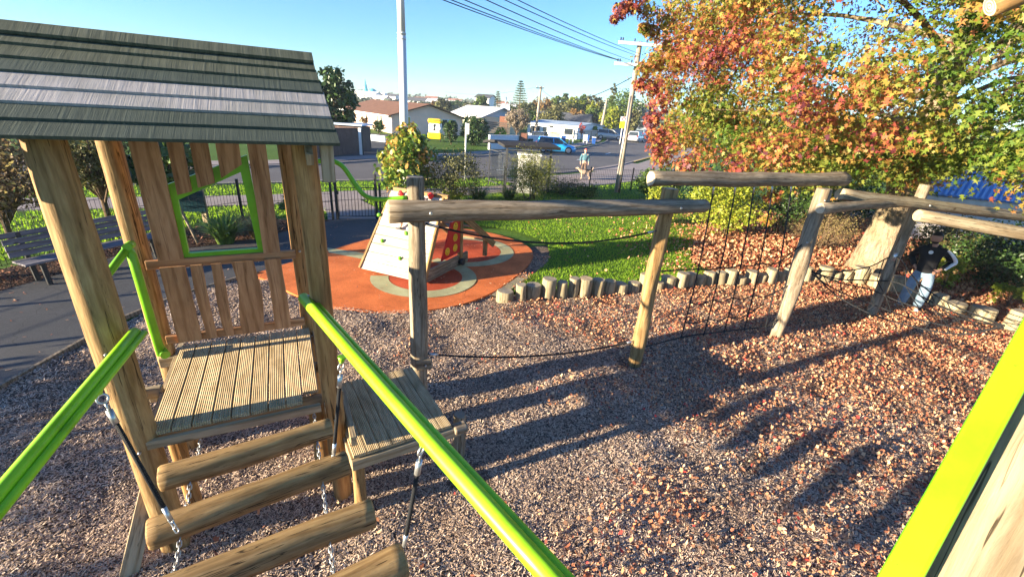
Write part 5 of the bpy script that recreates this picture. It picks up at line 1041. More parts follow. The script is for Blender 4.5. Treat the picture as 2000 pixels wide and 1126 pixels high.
# ------------------------------------------------------------------ houses
def wallmat(name, c): return M_plain(name, c, .85, .2, 0, .06, 1.5)
def roofmat(name, c, bands=2.5):
    mt, n, l, b = newmat(name, .8, .2); v = texc(n, l); wv = n.new('ShaderNodeTexWave'); wv.bands_direction = 'Z'; wv.inputs['Scale'].default_value = bands*4; l.new(v, wv.inputs['Vector'])
    r = ramp(n, [(0, tuple(x*.7 for x in c)), (.4, c)]); l.new(wv.outputs['Fac'], r.inputs[0]); r2 = ramp(n, [(.3, (.75, .75, .75)), (.6, (1, 1, 1))]); l.new(nz(n, l, v, 1.5, 6), r2.inputs[0]); l.new(mix(n, l, 1., r.outputs[0], r2.outputs[0], 'MULTIPLY'), b.inputs['Base Color']); return mt
def house(name, label, C0, dirL, L, dirW, Wd, ez, rz, wm, rm, gm=None, oh=.5, wins=(), extra=None):
    """C0 near corner; L runs along the eave wall, Wd along the gable wall"""
    C0 = xy(C0, -.05); a_ = R(dirL); w_ = R(dirW); eL = Vector((math.cos(a_), math.sin(a_), 0)); eW = Vector((math.cos(w_), math.sin(w_), 0)); t = thing(name, label, 'house', C0)
    def pt(l, w, z): return C0+eL*l+eW*w+Vector((0, 0, z))
    bm = bmesh.new(); b = [bm.verts.new(pt(l, w, 0)) for l, w in ((0, 0), (0, Wd), (L, Wd), (L, 0))]; e = [bm.verts.new(pt(l, w, ez)) for l, w in ((0, 0), (0, Wd), (L, Wd), (L, 0))]
    for k in range(4): bm.faces.new((b[k], b[(k+1) % 4], e[(k+1) % 4], e[k]))
    bmesh.ops.recalc_face_normals(bm, faces=bm.faces); O('wall', fin(bm), wm, t)
    for l in (0, L):
        bm = bmesh.new(); s = -.03 if l == 0 else .03; A_ = [bm.verts.new(pt(l+s, w, z)) for w, z in ((-.0, ez), (Wd, ez), (Wd/2, rz-.05))]; B_ = [bm.verts.new(pt(l, w, z)) for w, z in ((-.0, ez), (Wd, ez), (Wd/2, rz-.05))]
        bm.faces.new(A_); bm.faces.new(B_[::-1])
        for k in range(3): bm.faces.new((A_[k], B_[k], B_[(k+1) % 3], A_[(k+1) % 3]))
        bmesh.ops.recalc_face_normals(bm, faces=bm.faces); O('gable', fin(bm), gm or wm, t)
    sl_ = (rz-ez)/(Wd/2)
    for s in (0, 1):
        bm = bmesh.new(); w0 = -oh if s == 0 else Wd+oh; z0 = ez-sl_*oh; q = [(-oh, w0, z0), (L+oh, w0, z0), (L+oh, Wd/2, rz), (-oh, Wd/2, rz)]; A_ = [bm.verts.new(pt(*p)+Vector((0, 0, .12))) for p in q]; B_ = [bm.verts.new(pt(*p)) for p in q]
        bm.faces.new(A_); bm.faces.new(B_[::-1])
        for k in range(4): bm.faces.new((A_[k], B_[k], B_[(k+1) % 4], A_[(k+1) % 4]))
        bmesh.ops.recalc_face_normals(bm, faces=bm.faces); O('roof', fin(bm), rm, t)
    me, M = plank(pt(-oh, -oh-.06, ez-sl_*oh), pt(L+oh, -oh-.06, ez-sl_*oh), .16, .1, (0, 0, 1)); O('gutter', me, WHITE, t, M)
    for (face, u, z, w2, h2, kind) in wins:
        p = pt(u, -.04, z) if face == 'L' else pt(-.04, u, z); d = eL if face == 'L' else eW
        me, M = plank(p-d*(w2/2+.07), p+d*(w2/2+.07), h2+.14, .05, (0, 0, 1), 0); f = O('window', me, WHITE, t, M); nn = (eW if face == 'L' else eL)*-.032
        me, M = plank(p-d*w2/2+nn, p+d*w2/2+nn, h2, .02, (0, 0, 1), 0); O('pane', me, GLASS if kind == 0 else kind, f, M)
    return t, pt
CREAMW = wallmat('cream_wall', (.9, .62, .5)); PINKW = wallmat('pink_wall', (.85, .6, .5)); BRN = roofmat('brown_tiles', (.19, .1, .065)); BLIND = M_plain('yellow_blind', (.65, .45, .12))
h1, pt1 = house('gable_house', 'cream gable house with a brown tiled roof behind the white pole', (-14.9, 52.4), 127, 19, 35, 9.0, 2.0, 3.3, CREAMW, BRN, PINKW, .5,
    [('W', 1.6, 1.45, 1.1, .8, BLIND), ('W', 6.4, 1.3, .9, .9, 0), ('W', 7.5, 1.3, .9, .9, 0), ('L', 3.2, 1.2, .5, 1.3, 0), ('L', 4.4, 1.2, .3, 1.3, 0), ('L', 8.5, 1.2, .4, 1.3, 0), ('L', 10.2, 1.2, .4, 1.3, 0), ('L', 15, 1.0, 2.0, 1.4, 0)])
O('downpipe', tube([pt1(-.08, -.05, 0), pt1(-.08, -.05, 1.95)], .05, 6), WHITE, h1)
LGR = roofmat('white_steel_roof', (.6, .6, .62), 1.); BLUEW = wallmat('pale_blue_gable', (.5, .58, .68)); CRM2 = wallmat('cream_wall_two', (.72, .66, .48))
h2, pt2 = house('white_roofed_house', 'cream house with a low white steel roof and white chimney', (-5.6, 64.5), 113, 17, 33, 6.0, 2.25, 3.45, CRM2, LGR, BLUEW, .7,
    [('L', 4, 1.3, 1.4, 1.0, 0), ('L', 8, 1.4, 1.0, .9, 0), ('L', 12, 1.4, .8, .9, 0)])
c_ = far(987, 216, 66); me = box((0, 0, .7), (1.35, .8, 1.9), .03); O('chimney', me, WHITE, h2, Matrix.Translation(xy(c_, 2.0))); O('flue', tube([xy(c_, 3.5), xy(c_, 5.0)], .1, 8), STEEL, h2)
bt = M_ground('brick_red', [(.3, (.2, .09, .06)), (.7, (.36, .17, .11))], 12, 1.); O('brick_pier', box((0, 0, 1.2), (1.1, .5, 2.4)), bt, h2, Matrix.Translation(xy(far(984, 230, 60), 0)))
bm = bmesh.new()
for k in range(6): box_bm(bm, (0, k*.25, .3+k*.22), (3.6, .3, .14))
O('slatted_stair', fin(bm), M_wood('dark_slats', (.07, .06, .05), (.14, .12, .1), (.22, .19, .16)), h2, Matrix.Translation(xy(far(968, 245, 54), .3)))
FLW = wallmat('white_wall', (.74, .76, .78)); FLR = roofmat('pale_blue_roof', (.38, .47, .56), .5)
c3 = xy(far(1127, 260, 62), 0); h3_, pt3 = house('flat_roofed_house', 'long low white house with a pale blue low pitched roof', c3, 170, 7.2, 62, 11., 1.75, 2.15, FLW, FLR, FLW, .3, [('L', 1.2, 1.0, 1.2, .8, 0), ('L', 4.6, .9, .5, 1.0, 0), ('L', 5.6, .9, .5, 1.0, 0), ('L', 6.4, .9, .6, 1.0, 0)])
O('awning', box((0, 0, 0), (.5, .3, .15)), BLACK, h3_, Matrix.Translation(xy(far(1077, 248, 60), 1.5)))
DKR = roofmat('dark_roof', (.09, .095, .11), 1.); TAN = wallmat('tan_wall', (.55, .48, .4))
for lab, x, y0, D, w_, rm, wm, ez, rz in (('low house with dark grey roof behind the cream fence', 1150, 0, 84, 11, DKR, TAN, 1.6, 3.3), ('house with a bluish roof among the trees', 1146, 0, 112, 9, roofmat('blue_grey_roof', (.12, .17, .25)), TAN, 2.4, 3.9), ('small tan house roof below the broad tree', 1232, 0, 100, 12, roofmat('tan_roof', (.3, .24, .2)), TAN, 1.8, 3.0), ('cream house half hidden in the far trees', 1122, 0, 126, 7, TAN, WHITE, 5.0, 5.8),
        ('white house on the far ridge behind the brown tiled roof', 733, 0, 240, 14, WHITE, WHITE, 5.5, 6.6), ('white gabled house on the horizon left of the conifers', 954, 0, 150, 5, DKR, WHITE, 6.0, 7.2)):
    house('distant_house', lab, xy(far(x, 210, D), 0), 168, w_, 72, 7, ez, rz, wm, rm, None, .4, [('L', w_*.3, ez*.6, 1.2, .9, 0), ('L', w_*.7, ez*.6, 1.2, .9, 0)])
gbm = wallmat('grey_block', (.34, .36, .38)); gp_ = xy(far(1247, 240, 92), 0); t = thing('apartment_block', 'grey two storey block behind the edge of the autumn tree', 'building', gp_)
O('wall', box((1.6, 3, 3.0), (3.4, 6, 6.0)), gbm, t, Matrix.Translation(gp_)); O('roof', box((1.6, 3, 6.1), (3.9, 6.6, .25)), WHITE, t, Matrix.Translation(gp_))
for k in range(4): O('window', box((.7+(k % 2)*1.5, -.03, 2.0+(k//2)*2.2), (.9, .05, 1.2), .0), GLASS, t, Matrix.Translation(gp_))
# mosque-like turquoise domed building far away on the ridge
TQ = M_plain('turquoise_roof', (.1, .45, .5), .5); P_ = xy(far(731, 190, 260), 0); t = thing('domed_building', 'tiny turquoise roofed white building with a spire on the far ridge', 'building', P_); 
O('wall', box((0, 0, 4.0), (14, 6, 5.0)), WHITE, t, Matrix.Translation(P_)); O('dome', tube([P_+Vector((-1, 0, 6.5)), P_+Vector((-1, 0, 7.4)), P_+Vector((-1, 0, 8.2)), P_+Vector((-1, 0, 8.7))], 1, 14, radii=[2.6, 2.5, 1.5, .1]), TQ, t); O('spire', tube([P_+Vector((-5, 0, 6.0)), P_+Vector((-5, 0, 9.0)), P_+Vector((-5, 0, 13.5))], 1, 8, radii=[1.7, 1.1, .05]), TQ, t)
# right: shed with the blue roof below the playground
bs = thing('blue_roofed_shed', 'white shed with a blue corrugated steel roof at the right edge', 'building', (16.5, 15.5, 0)); BLU = M_plain('blue_steel', (.05, .16, .42), .35, .5, .1, .06, .6)
A0, A1, A2, A3 = at(1800, 376, 1.75), at(2150, 412, 1.45), at(2180, 352, 2.5), at(1830, 330, 2.5)
bm = bmesh.new(); nn_ = 60; rowa = []
for k in range(nn_+1):
    f = k/nn_; dz = Vector((0, 0, .035*(k % 2))); rowa.append((bm.verts.new(A0.lerp(A1, f)+dz), bm.verts.new(A3.lerp(A2, f)+dz), bm.verts.new(A0.lerp(A1, f)+dz-Vector((0, 0, .06))), bm.verts.new(A3.lerp(A2, f)+dz-Vector((0, 0, .06)))))
for a_, b_ in zip(rowa, rowa[1:]):
    bm.faces.new((a_[0], b_[0], b_[1], a_[1])); bm.faces.new((a_[2], a_[3], b_[3], b_[2])); bm.faces.new((a_[0], a_[2], b_[2], b_[0])); bm.faces.new((a_[1], b_[1], b_[3], a_[3]))
bmesh.ops.recalc_face_normals(bm, faces=bm.faces); O('roof', fin(bm), BLU, bs)
wl = [xy(A0.lerp(A1, .02).lerp(A3, .06), 0), xy(A1.lerp(A2, .06), 0), xy(A2.lerp(A1, .1), 0), xy(A3.lerp(A2, .02), 0)]; bm = bmesh.new(); lo = [bm.verts.new(p) for p in wl]; hi = [bm.verts.new(xy(p, zz)) for p, zz in zip(wl, (1.66, 1.4, 2.3, 2.35))]
for k in range(4): bm.faces.new((lo[k], lo[(k+1) % 4], hi[(k+1) % 4], hi[k]))
bmesh.ops.recalc_face_normals(bm, faces=bm.faces); O('wall', fin(bm), M_plain('white_weatherboard', (.6, .55, .5), .8), bs)
# ------------------------------------------------------------------ street-side walls, fences, bins
def wall_run(name, label, cat, a_, b_, h0, h1_, th_, mt):
    a_, b_ = xy(a_, -.03), xy(b_, -.03); d = (b_-a_).normalized(); s = Vector((-d.y, d.x, 0))*th_; bm = bmesh.new(); v = [bm.verts.new(p) for p in (a_, b_, b_+s, a_+s)]; u = [bm.verts.new(p+Vector((0, 0, h))) for p, h in ((a_, h0), (b_, h1_), (b_+s, h1_), (a_+s, h0))]
    bm.faces.new(v[::-1]); bm.faces.new(u)
    for k in range(4): bm.faces.new((v[k], v[(k+1) % 4], u[(k+1) % 4], u[k]))
    bmesh.ops.recalc_face_normals(bm, faces=bm.faces); t = thing(name, label, cat, a_); O('wall' if 'wall' in name else 'boards', fin(bm), mt, t); me, M = plank(a_+s/2+Vector((0, 0, h0+.02)), b_+s/2+Vector((0, 0, h1_+.02)), th_+.06, .05, s); O('capping', me, mt, t, M); return t
WB = wallmat('white_wall_blueish', (.62, .66, .72)); BF = M_wood('brown_fence', (.07, .045, .04), (.13, .085, .075), (.2, .14, .12), .5)
w0 = far(950, 285, 40); wall_run('garden_wall', 'white rendered wall behind the bus stop and round bush', 'wall', (-2.9, 41.0), (2.0, 47.0), 1.2, 1.15, .2, WB)
wall_run('timber_fence', 'dark brown paling fence left of the driveway', 'fence', xy(at(585, 312)), xy(at(704, 298)), 1.75, 1.6, .08, BF)
gw = xy(at(706, 302)); t = thing('gate_post', 'white gate post at the end of the brown fence', 'post', gw); O('post', box((0, 0, .85), (.18, .18, 1.7)), WHITE, t, Matrix.Translation(gw)); O('edge_strip', box((.13, 0, .8), (.06, .1, 1.6)), BLACK, t, Matrix.Translation(gw))
ap = xy(at(670, 295)); t = thing('shed', 'small shed with a pale blue roof behind the brown fence', 'shed', ap); O('wall', box((0, 1.2, .8), (2.6, 2, 1.7)), BF, t, Matrix.Translation(ap)); O('roof', box((0, 1.2, 1.78), (2.9, 2.4, .1)), M_plain('blue_white_roof', (.5, .6, .75)), t, Matrix.Translation(ap))
wall_run('garden_fence', 'cream panel fence behind the red sapling', 'fence', xy(far(1120, 262, 62)), xy(far(1170, 266, 68)), 1.25, 1.2, .08, TAN); wall_run('garden_fence', 'blue grey panel fence behind the silver car', 'fence', xy(far(1172, 266, 72)), xy(far(1225, 272, 78)), 1.35, 1.3, .08, M_plain('bluegrey_fence', (.2, .23, .28)))
wall_run('garden_wall', 'low white block wall beside the driveway', 'wall', xy(far(716, 277, 40)), xy(far(752, 275, 39)), .5, .5, .2, WB)
gb_ = xy(at(1017, 290)); t = thing('gate_pillars', 'brown slatted panel in the white wall', 'gate', gb_); O('panel', box((.2, 0, .72), (.62, .1, 1.4), .01), M_wood('red_brown_panel', (.12, .05, .04), (.22, .1, .07), (.3, .15, .1)), t, Matrix.Translation(gb_)); 
for x in (-.16, .56): O('frame', box((x, -.02, .75), (.09, .14, 1.5), .01), BLACK, t, Matrix.Translation(gb_))
tk = xy(far(1082, 268, 50)); t = thing('water_tank', 'pale yellow box tank in front of the flat roofed house', 'tank', tk); O('body', box((0, 0, .62), (1.25, .9, 1.25), .05), M_plain('pale_yellow', (.6, .58, .35)), t, Matrix.Translation(tk)); O('lid', box((0, 0, 1.27), (1.3, .95, .06), .02), M_plain('pale_yellow_lid', (.6, .58, .4)), t, Matrix.Translation(tk))
bm = bmesh.new(); fa, fb = xy(far(1042, 285, 47)), xy(far(1166, 268, 60)); t = thing('metal_fence', 'thin dark pole and wire fence in front of the flat roofed house', 'fence', fa)
for k in range(9): p = fa.lerp(fb, k/8); O('fence_post', tube([p, xy(p, 1.35)], .035, 6), BLACK, t)
O('top_wire', tube([xy(fa, 1.32), xy(fb, 1.32)], .02, 5), BLACK, t); O('mid_wire', tube([xy(fa, .7), xy(fb, .7)], .012, 5), BLACK, t)
BINB = M_plain('bin_blue', (.02, .09, .35), .5); BING = M_plain('bin_green', (.03, .08, .05), .5)
def bin_(label, p, bmt, lmt, s=1.):
    p = xy(p); t = thing('wheelie_bin', label, 'bin', p, 'wheelie bins along the far kerb'); bm = bmesh.new(); vs = box_bm(bm, (0, 0, .45*s), (.5*s, .55*s, .9*s))
    for v in vs:
        if v.co.z < .3*s: v.co.x *= .78; v.co.y *= .78
    O('body', fin(bm), bmt, t, Matrix.Translation(p)); O('lid', box((0, -.02, .94*s), (.56*s, .62*s, .08*s), .02), lmt, t, Matrix.Translation(p))
    for x in (-.2*s, .2*s): O('wheel', tube([p+Vector((x-.03, .25*s, .1*s)), p+Vector((x+.03, .25*s, .1*s))], .1*s, 10), BLACK, t)
bin_('blue wheelie bin with a white lid beside the silver car', at(1159, 281), BINB, WHITE, .85); bin_('dark blue bin behind the blue car', far(1101, 272, 52), BINB, BINB, .9); bin_('dark green bin beside the brown panel', far(1036, 281, 43), BING, BING, .9); bin_('dark blue bin near the cream fence', far(1148, 268, 60), BINB, BINB, .8)
for x, l_ in ((1112, 'taller white marker post by the wire fence'), (1119, 'shorter white marker post by the wire fence')): p = xy(far(x, 272, 52)); tag(O('marker_post', box((0, 0, .4), (.14, .14, .8 if x == 1112 else .6), .02), WHITE, None, Matrix.Translation(p)), l_, 'post')
p = xy(far(1143, 275, 54)); t = thing('outdoor_chair', 'white garden chair on the grass near the blue bin', 'chair', p); O('seat', box((0, 0, .4), (.5, .5, .06)), WHITE, t, Matrix.Translation(p)); O('backrest', box((0, .24, .75), (.5, .05, .7)), WHITE, t, Matrix.Translation(p))
for sx_ in (-.22, .22):
    for sy2 in (-.2, .2): O('leg', box((sx_, sy2, .2), (.05, .05, .4)), WHITE, t, Matrix.Translation(p))
# yellow kiosk
kp = xy(far(848, 258, 43)); YL = M_plain('kiosk_yellow', (.85, .55, .02), .4); t = thing('food_kiosk', 'bright yellow and white rounded kiosk beside the gable house', 'kiosk', kp)
O('base', box((0, .6, .5), (1.35, 1.2, .62), .15), YL, t, Matrix.Translation(kp)); O('canopy', box((0, .6, 1.88), (1.3, 1.2, .42), .16), YL, t, Matrix.Translation(kp)); O('body', box((0, .66, 1.2), (1.2, 1.1, 1.0), .2), WHITE, t, Matrix.Translation(kp))
for x in (-.3, .34): O('round_window', tube([kp+Vector((x, .1, 1.25)), kp+Vector((x, .05, 1.25))], .26, 16), WHITE, t)
O('hatch', box((.03, .08, 1.3), (.2, .05, .6)), GLASS, t, Matrix.Translation(kp)); O('lettering_strip', box((.2, -.01, 1.95), (.7, .02, .07), 0), M_plain('dark_lettering', (.12, .05, .02)), t, Matrix.Translation(kp))
for x in (-.55, .55): O('leg', box((x, .3, .1), (.1, .1, .25)), BLACK, t, Matrix.Translation(kp))
# ------------------------------------------------------------------ cars
def carpaint(name, c): 
    mt, n, l, b = newmat(name, .3, .5, .25); b.inputs['Base Color'].default_value = (*c, 1); b.inputs['Coat Weight'].default_value = .6; b.inputs['Coat Roughness'].default_value = .08; return mt
TYRE = M_plain('tyre_rubber', (.02, .02, .02), .8); RIM = M_plain('alloy', (.5, .5, .52), .35, .5, .6); LAMPR = M_plain('tail_lamp_red', (.5, .02, .02), .3); LAMPW = M_plain('head_lamp', (.7, .72, .75), .15)
def car(label, P_, heading, paint, L=4.2, Wd=1.72, H=1.5, style='hatch'):
    P_ = xy(P_, .0); t = thing('parked_car', label, 'car', P_, 'cars on the road', heading); M0 = W[t.name]
    # profile stations: x from front (+) to rear (-): (x, bottom, belt, halfwidth)
    st = [(.5, .32, .55, .62), (.47, .24, .68, .8), (.38, .2, .78, .92), (.22, .19, .90, .98), (.0, .19, .95, 1.), (-.25, .19, .97, 1.), (-.40, .2, .98, .96), (-.48, .26, .92, .86), (-.5, .36, .8, .78)]
    bm = bmesh.new(); rows = []
    for x, b0, t0, hw in st:
        hw *= Wd/2; bz, tz = b0*H/1.5, t0*H/1.5; prof = [(0, bz), (hw*.9, bz), (hw, bz+.12), (hw, bz+(tz-bz)*.55), (hw*.97, tz-.06), (hw*.86, tz), (0, tz+.03)]; full = prof+[(-a_, b_) for a_, b_ in prof[::-1][1:-1]]
        rows.append([bm.verts.new((x*L, y, z)) for y, z in full])
    for A_, B_ in zip(rows, rows[1:]):
        n = len(A_)
        for k in range(n): f = bm.faces.new((A_[k], B_[k], B_[(k+1) % n], A_[(k+1) % n])); f.smooth = True
    bm.faces.new(rows[0]); bm.faces.new(rows[-1][::-1]); bmesh.ops.recalc_face_normals(bm, faces=bm.faces); O('body', fin(bm), paint, t, M0)
    xf, xr = .27, -.47; tf, tr_ = .08, -.40; hb, hr = .93*H/1.5, H; gw_, rw_ = Wd*.46, Wd*.37
    bm = bmesh.new(); lo = [bm.verts.new(p) for p in ((xf*L, gw_, hb), (xf*L, -gw_, hb), (xr*L, -gw_*.95, hb), (xr*L, gw_*.95, hb))]; hi = [bm.verts.new(p) for p in ((tf*L, rw_, hr-.05), (tf*L, -rw_, hr-.05), (tr_*L, -rw_, hr-.07), (tr_*L, rw_, hr-.07))]
    for k in range(4): bm.faces.new((lo[k], lo[(k+1) % 4], hi[(k+1) % 4], hi[k]))
    bmesh.ops.recalc_face_normals(bm, faces=bm.faces); O('window', fin(bm), GLASS, t, M0)
    bm = bmesh.new(); box_bm(bm, ((tf+tr_)/2*L, 0, hr-.03), ((tf-tr_)*L+.1, rw_*2+.06, .07), None, .03)
    O('roof', fin(bm, True), paint, t, M0)
    bm = bmesh.new()
    for s in (-1, 1):
        for (x1, x2) in ((xf, tf), (-.06, -.08), (xr+.015, tr_)):
            tube_bm(bm, [Vector((x1*L, s*gw_*1.005, hb-.02)), Vector((x2*L, s*rw_*1.02, hr-.05))], .045, 5)
    O('pillars', fin(bm), paint, t, M0)
    for x in (.31, -.31):
        for s in (-1, 1):
            p = Vector((x*L, s*(Wd/2-.09), .31)); wl_ = O('wheel', tube([p-Vector((0, .1, 0)), p+Vector((0, .1, 0))], .31, 18), TYRE, t, M0); O('rim', tube([p+Vector((0, s*.08, 0)), p+Vector((0, s*.108, 0))], .2, 14), RIM, wl_, M0)
    for s in (-1, 1):
        O('headlight', box((.468*L, s*Wd*.33, .6*H/1.5), (.14, .34, .15), .04), LAMPW, t, M0); O('tail_light', box((-.482*L, s*Wd*.38, .78*H/1.5), (.1, .2, .3), .04), LAMPR, t, M0); O('mirror', box((.17*L, s*(Wd/2+.07), .98*H/1.5), (.1, .16, .12), .03), paint, t, M0)
    O('number_plate', box((-.502*L, 0, .5), (.02, .5, .12), 0), WHITE, t, M0)
    return t
car('bright blue hatchback parked at the far kerb behind the bus shelter', far(1084, 297, 40.5), R(50)-R(180)+R(130), carpaint('car_blue', (.03, .4, .8)), 3.7, 1.6, 1.35)
car('silver hatchback parked side on beyond the blue bin', far(1189, 276, 68), R(-8), carpaint('car_silver', (.5, .5, .47)), 4.3, 1.65, 1.45)
car('white hatchback seen from behind at the right of the road', far(1241, 277, 66), R(62), carpaint('car_white', (.72, .73, .75)), 4.0, 1.7, 1.5)
car('dark car half hidden behind the brown power pole', far(1055, 276, 52), R(75), carpaint('car_dark', (.03, .05, .12)), 3.8, 1.6, 1.2)
car('pale car at the far end of the road beside the white hatchback', far(1252, 270, 80), R(62), carpaint('car_pale', (.35, .45, .5)), 4.0, 1.7, 1.45)
# ------------------------------------------------------------------ far ridge
RID = M_leaf('far_bush', [(0, (.05, .07, .045)), (.6, (.10, .12, .08)), (1, (.17, .17, .12))], .8, .2, .4, .02)
bm = bmesh.new(); rows = []
for i in range(61):
    x = -420+i*14; hh = 6+5*noise.noise(Vector((x*.008, 1, 0)))+3*noise.noise(Vector((x*.03, 4, 0))); hh = hh*(1 if x < 0 else 1)+max(0, (x+40))*.02
    rows.append([bm.verts.new(p) for p in ((x, 240, -.5), (x, 330, hh*.6), (x, 430, hh), (x, 600, hh*.8))])
for a_, b_ in zip(rows, rows[1:]):
    for k in range(3): bm.faces.new((a_[k], b_[k], b_[k+1], a_[k+1]))
me = fin(bm, True); tag(O('hills', me, M_ground('hill_ground', [(.3, (.05, .08, .03)), (.7, (.12, .13, .07))], .1, .02)), kind='structure')
C = []; Rd = []
for i in range(620):
    x = rnd.uniform(-230, 130); y = rnd.choice([rnd.uniform(130, 240), rnd.uniform(240, 440)]); 
    if abs(x+.5*y*.0) < 0: continue
    z = 0 if y < 240 else 5*(y-240)/190; C.append((x, y, z+1.5)); Rd.append(rnd.uniform(2., 4.2)*(y/240)**.5)
q, _, k = leaves(C, Rd, 26, 2.1, 'quad', 0, .3, .8); tag(O('distant_trees', npmesh(q, k), RID), 'far suburb trees along the horizon below the pale sky', 'far trees', kind='stuff')
for i in range(16):
    x = [-96, -80, -70, -58, -48, -41, -33, -27, -20, -12, -5, 3, -88, -64, -36, -16][i]; y = [215, 260, 235, 280, 225, 300, 240, 330, 260, 300, 225, 250, 320, 340, 210, 350][i]; z = 0 if y < 240 else 4.5*(y-240)/190
    t = house('distant_house', ['small white house', 'small cream house', 'small pink house', 'small grey house'][i % 4]+' on the far ridge, '+['first', 'second', 'third', 'fourth'][i//4]+' of its colour', (x, y, 0), 165, 9, 75, 6, 3.5+z, 5+z, [WHITE, CRM2, PINKW, gbm][i % 4], [DKR, BRN, LGR, roofmat('rust_roof', (.3, .14, .1))][(i*7) % 4], None, .4)[0]; t['group'] = 'houses on the far ridge'
#PEOPLE

# ------------------------------------------------------------------ air
hzm = bpy.data.materials.new('haze'); hzm.use_nodes = True; hn = hzm.node_tree.nodes; hn.remove(hn['Principled BSDF']); pv = hn.new('ShaderNodeVolumePrincipled'); pv.inputs['Color'].default_value = (.72, .84, 1, 1); pv.inputs['Density'].default_value = HAZE = .0004
hzm.node_tree.links.new(pv.outputs[0], hn['Material Output'].inputs['Volume'])
tag(O('haze', box((0, 320, 11.5), (1300, 800, 27), 0), hzm), kind='stuff')
# ------------------------------------------------------------------ people and the dog
def skin_mesh(chains, sub=2, mi=0):
    """chains: list of lists of (point, radius); first point of the first chain is the root; equal points are shared"""
    V = []; Rr = []; Ed = []; idx = {}
    def vid(p, r):
        k = tuple(round(c, 4) for c in p)
        if k not in idx: idx[k] = len(V); V.append(k); Rr.append(r)
        return idx[k]
    for ch in chains:
        ids = [vid(p, r) for p, r in ch]
        Ed += [(a_, b_) for a_, b_ in zip(ids, ids[1:]) if a_ != b_]
    me = bpy.data.meshes.new('m'); me.from_pydata(V, Ed, []); o = bpy.data.objects.new('tmp_skin', me); COL.objects.link(o)
    md = o.modifiers.new('s', 'SKIN'); md.use_smooth_shade = True; md.branch_smoothing = .3
    for i, sv in enumerate(me.skin_vertices[0].data):
        r = Rr[i]; sv.radius = (r, r) if not isinstance(r, tuple) else r
        sv.use_root = (i == 0)
    sb_ = o.modifiers.new('u', 'SUBSURF'); sb_.levels = sub; sb_.render_levels = sub
    bpy.context.view_layer.update(); dg = bpy.context.evaluated_depsgraph_get(); out = bpy.data.meshes.new_from_object(o.evaluated_get(dg))
    bpy.data.objects.remove(o); out.materials.clear(); return out
def join(meshes):
    bm = bmesh.new()
    for m_ in meshes: bm.from_mesh(m_)
    return fin(bm, True)
def head_mesh(c, s, yaw):
    """head with brow, nose, lips, chin, ears; c = centre, s = half height"""
    bm = bmesh.new(); bmesh.ops.create_uvsphere(bm, u_segments=28, v_segments=20, radius=1.0)
    for v in bm.verts:
        x, y, z = v.co; k = 1-.22*max(0, -z)**1.3; fx = x*.70*k; fy = y*.86*(1-.12*max(0, -z)); fz = z
        if y < 0:
            fr = math.exp(-(x/.13)**2); fy -= .2*fr*math.exp(-((z+.12)/.16)**2)+.07*math.exp(-(x/.2)**2)*math.exp(-((z+.5)/.1)**2)+.08*math.exp(-(x/.25)**2)*math.exp(-((z+.83)/.14)**2)
            fy += .07*math.exp(-((abs(x)-.3)/.13)**2)*math.exp(-((z-.07)/.1)**2); fy -= .04*math.exp(-((z-.24)/.08)**2)
        v.co = (fx, fy, fz)
    for sgn in (-1, 1):
        r_ = bmesh.ops.create_uvsphere(bm, u_segments=10, v_segments=8, radius=.2)
        for v in r_['verts']: v.co = Vector((v.co.x*.35+sgn*.70, v.co.y*.7+.06, v.co.z*1.05-.03))
    M = Matrix.Translation(Vector(c)) @ Matrix.Rotation(yaw, 4, 'Z') @ Matrix.Scale(s, 4)
    bm.transform(M); return fin(bm, True), M
def hair_mesh(M, low=-.1, beard=False, cap=False):
    bm = bmesh.new(); bmesh.ops.create_uvsphere(bm, u_segments=28, v_segments=20, radius=1.0); dl = []
    for v in bm.verts:
        x, y, z = v.co; keep = (z > .42 or (y > .05 and z > -.45)); 
        v.co = (x*.76, y*.93+.01, z*1.07+.01)
        if not keep: dl.append(v)
    bmesh.ops.delete(bm, geom=dl, context='VERTS')
    if beard:
        r_ = bmesh.ops.create_uvsphere(bm, u_segments=20, v_segments=12, radius=1.0); dl = []
        for v in r_['verts']:
            x, y, z = v.co
            if not (z < -.3 and y < .1): dl.append(v)
            v.co = (x*.69, y*.96, z*1.03)
        bmesh.ops.delete(bm, geom=dl, context='VERTS')
    bm.transform(M); return fin(bm, True)
def hand_chains(wrist, dirv, palmn, s=1., curl=.5, side=1):
    """palm and five separate fingers"""
    d = Vector(dirv).normalized(); n = Vector(palmn).normalized(); n = (n-d*n.dot(d)).normalized(); a_ = d.cross(n)*side; w_ = Vector(wrist); P_ = lambda v: tuple(v)
    pc = w_+d*.045*s; out = [[(P_(w_), .026*s), (P_(pc), .030*s)]]
    for k, (o_, L_) in enumerate(((-.03, .065), (-.01, .078), (.011, .073), (.03, .056))):
        b = w_+d*.088*s+a_*o_*s; m_ = b+(d*(1-curl*.3)+n*curl*.5).normalized()*L_*.5*s; e = m_+(d*(1-curl)+n*curl).normalized()*L_*.5*s
        out.append([(P_(pc), .030*s), (P_(b), .012*s), (P_(m_), .0095*s), (P_(e), .0075*s)])
    b = w_+d*.03*s-a_*.038*s; out.append([(P_(pc), .030*s), (P_(b), .013*s), (P_(b+(d*.7-a_*.6).normalized()*.04*s), .011*s), (P_(b+(d*.9-a_*.3+n*.3).normalized()*.07*s), .009*s)])
    return out
SKIN = M_plain('skin_brown', (.36, .19, .13), .5, .3, 0, .06); SKINP = M_plain('skin_light', (.55, .33, .24), .5, .3, 0, .06); HAIR = M_plain('dark_hair', (.012, .01, .009), .6)
BLK = M_plain('black_fleece', (.014, .014, .016), .85, .2, 0, .2, 9., .003)
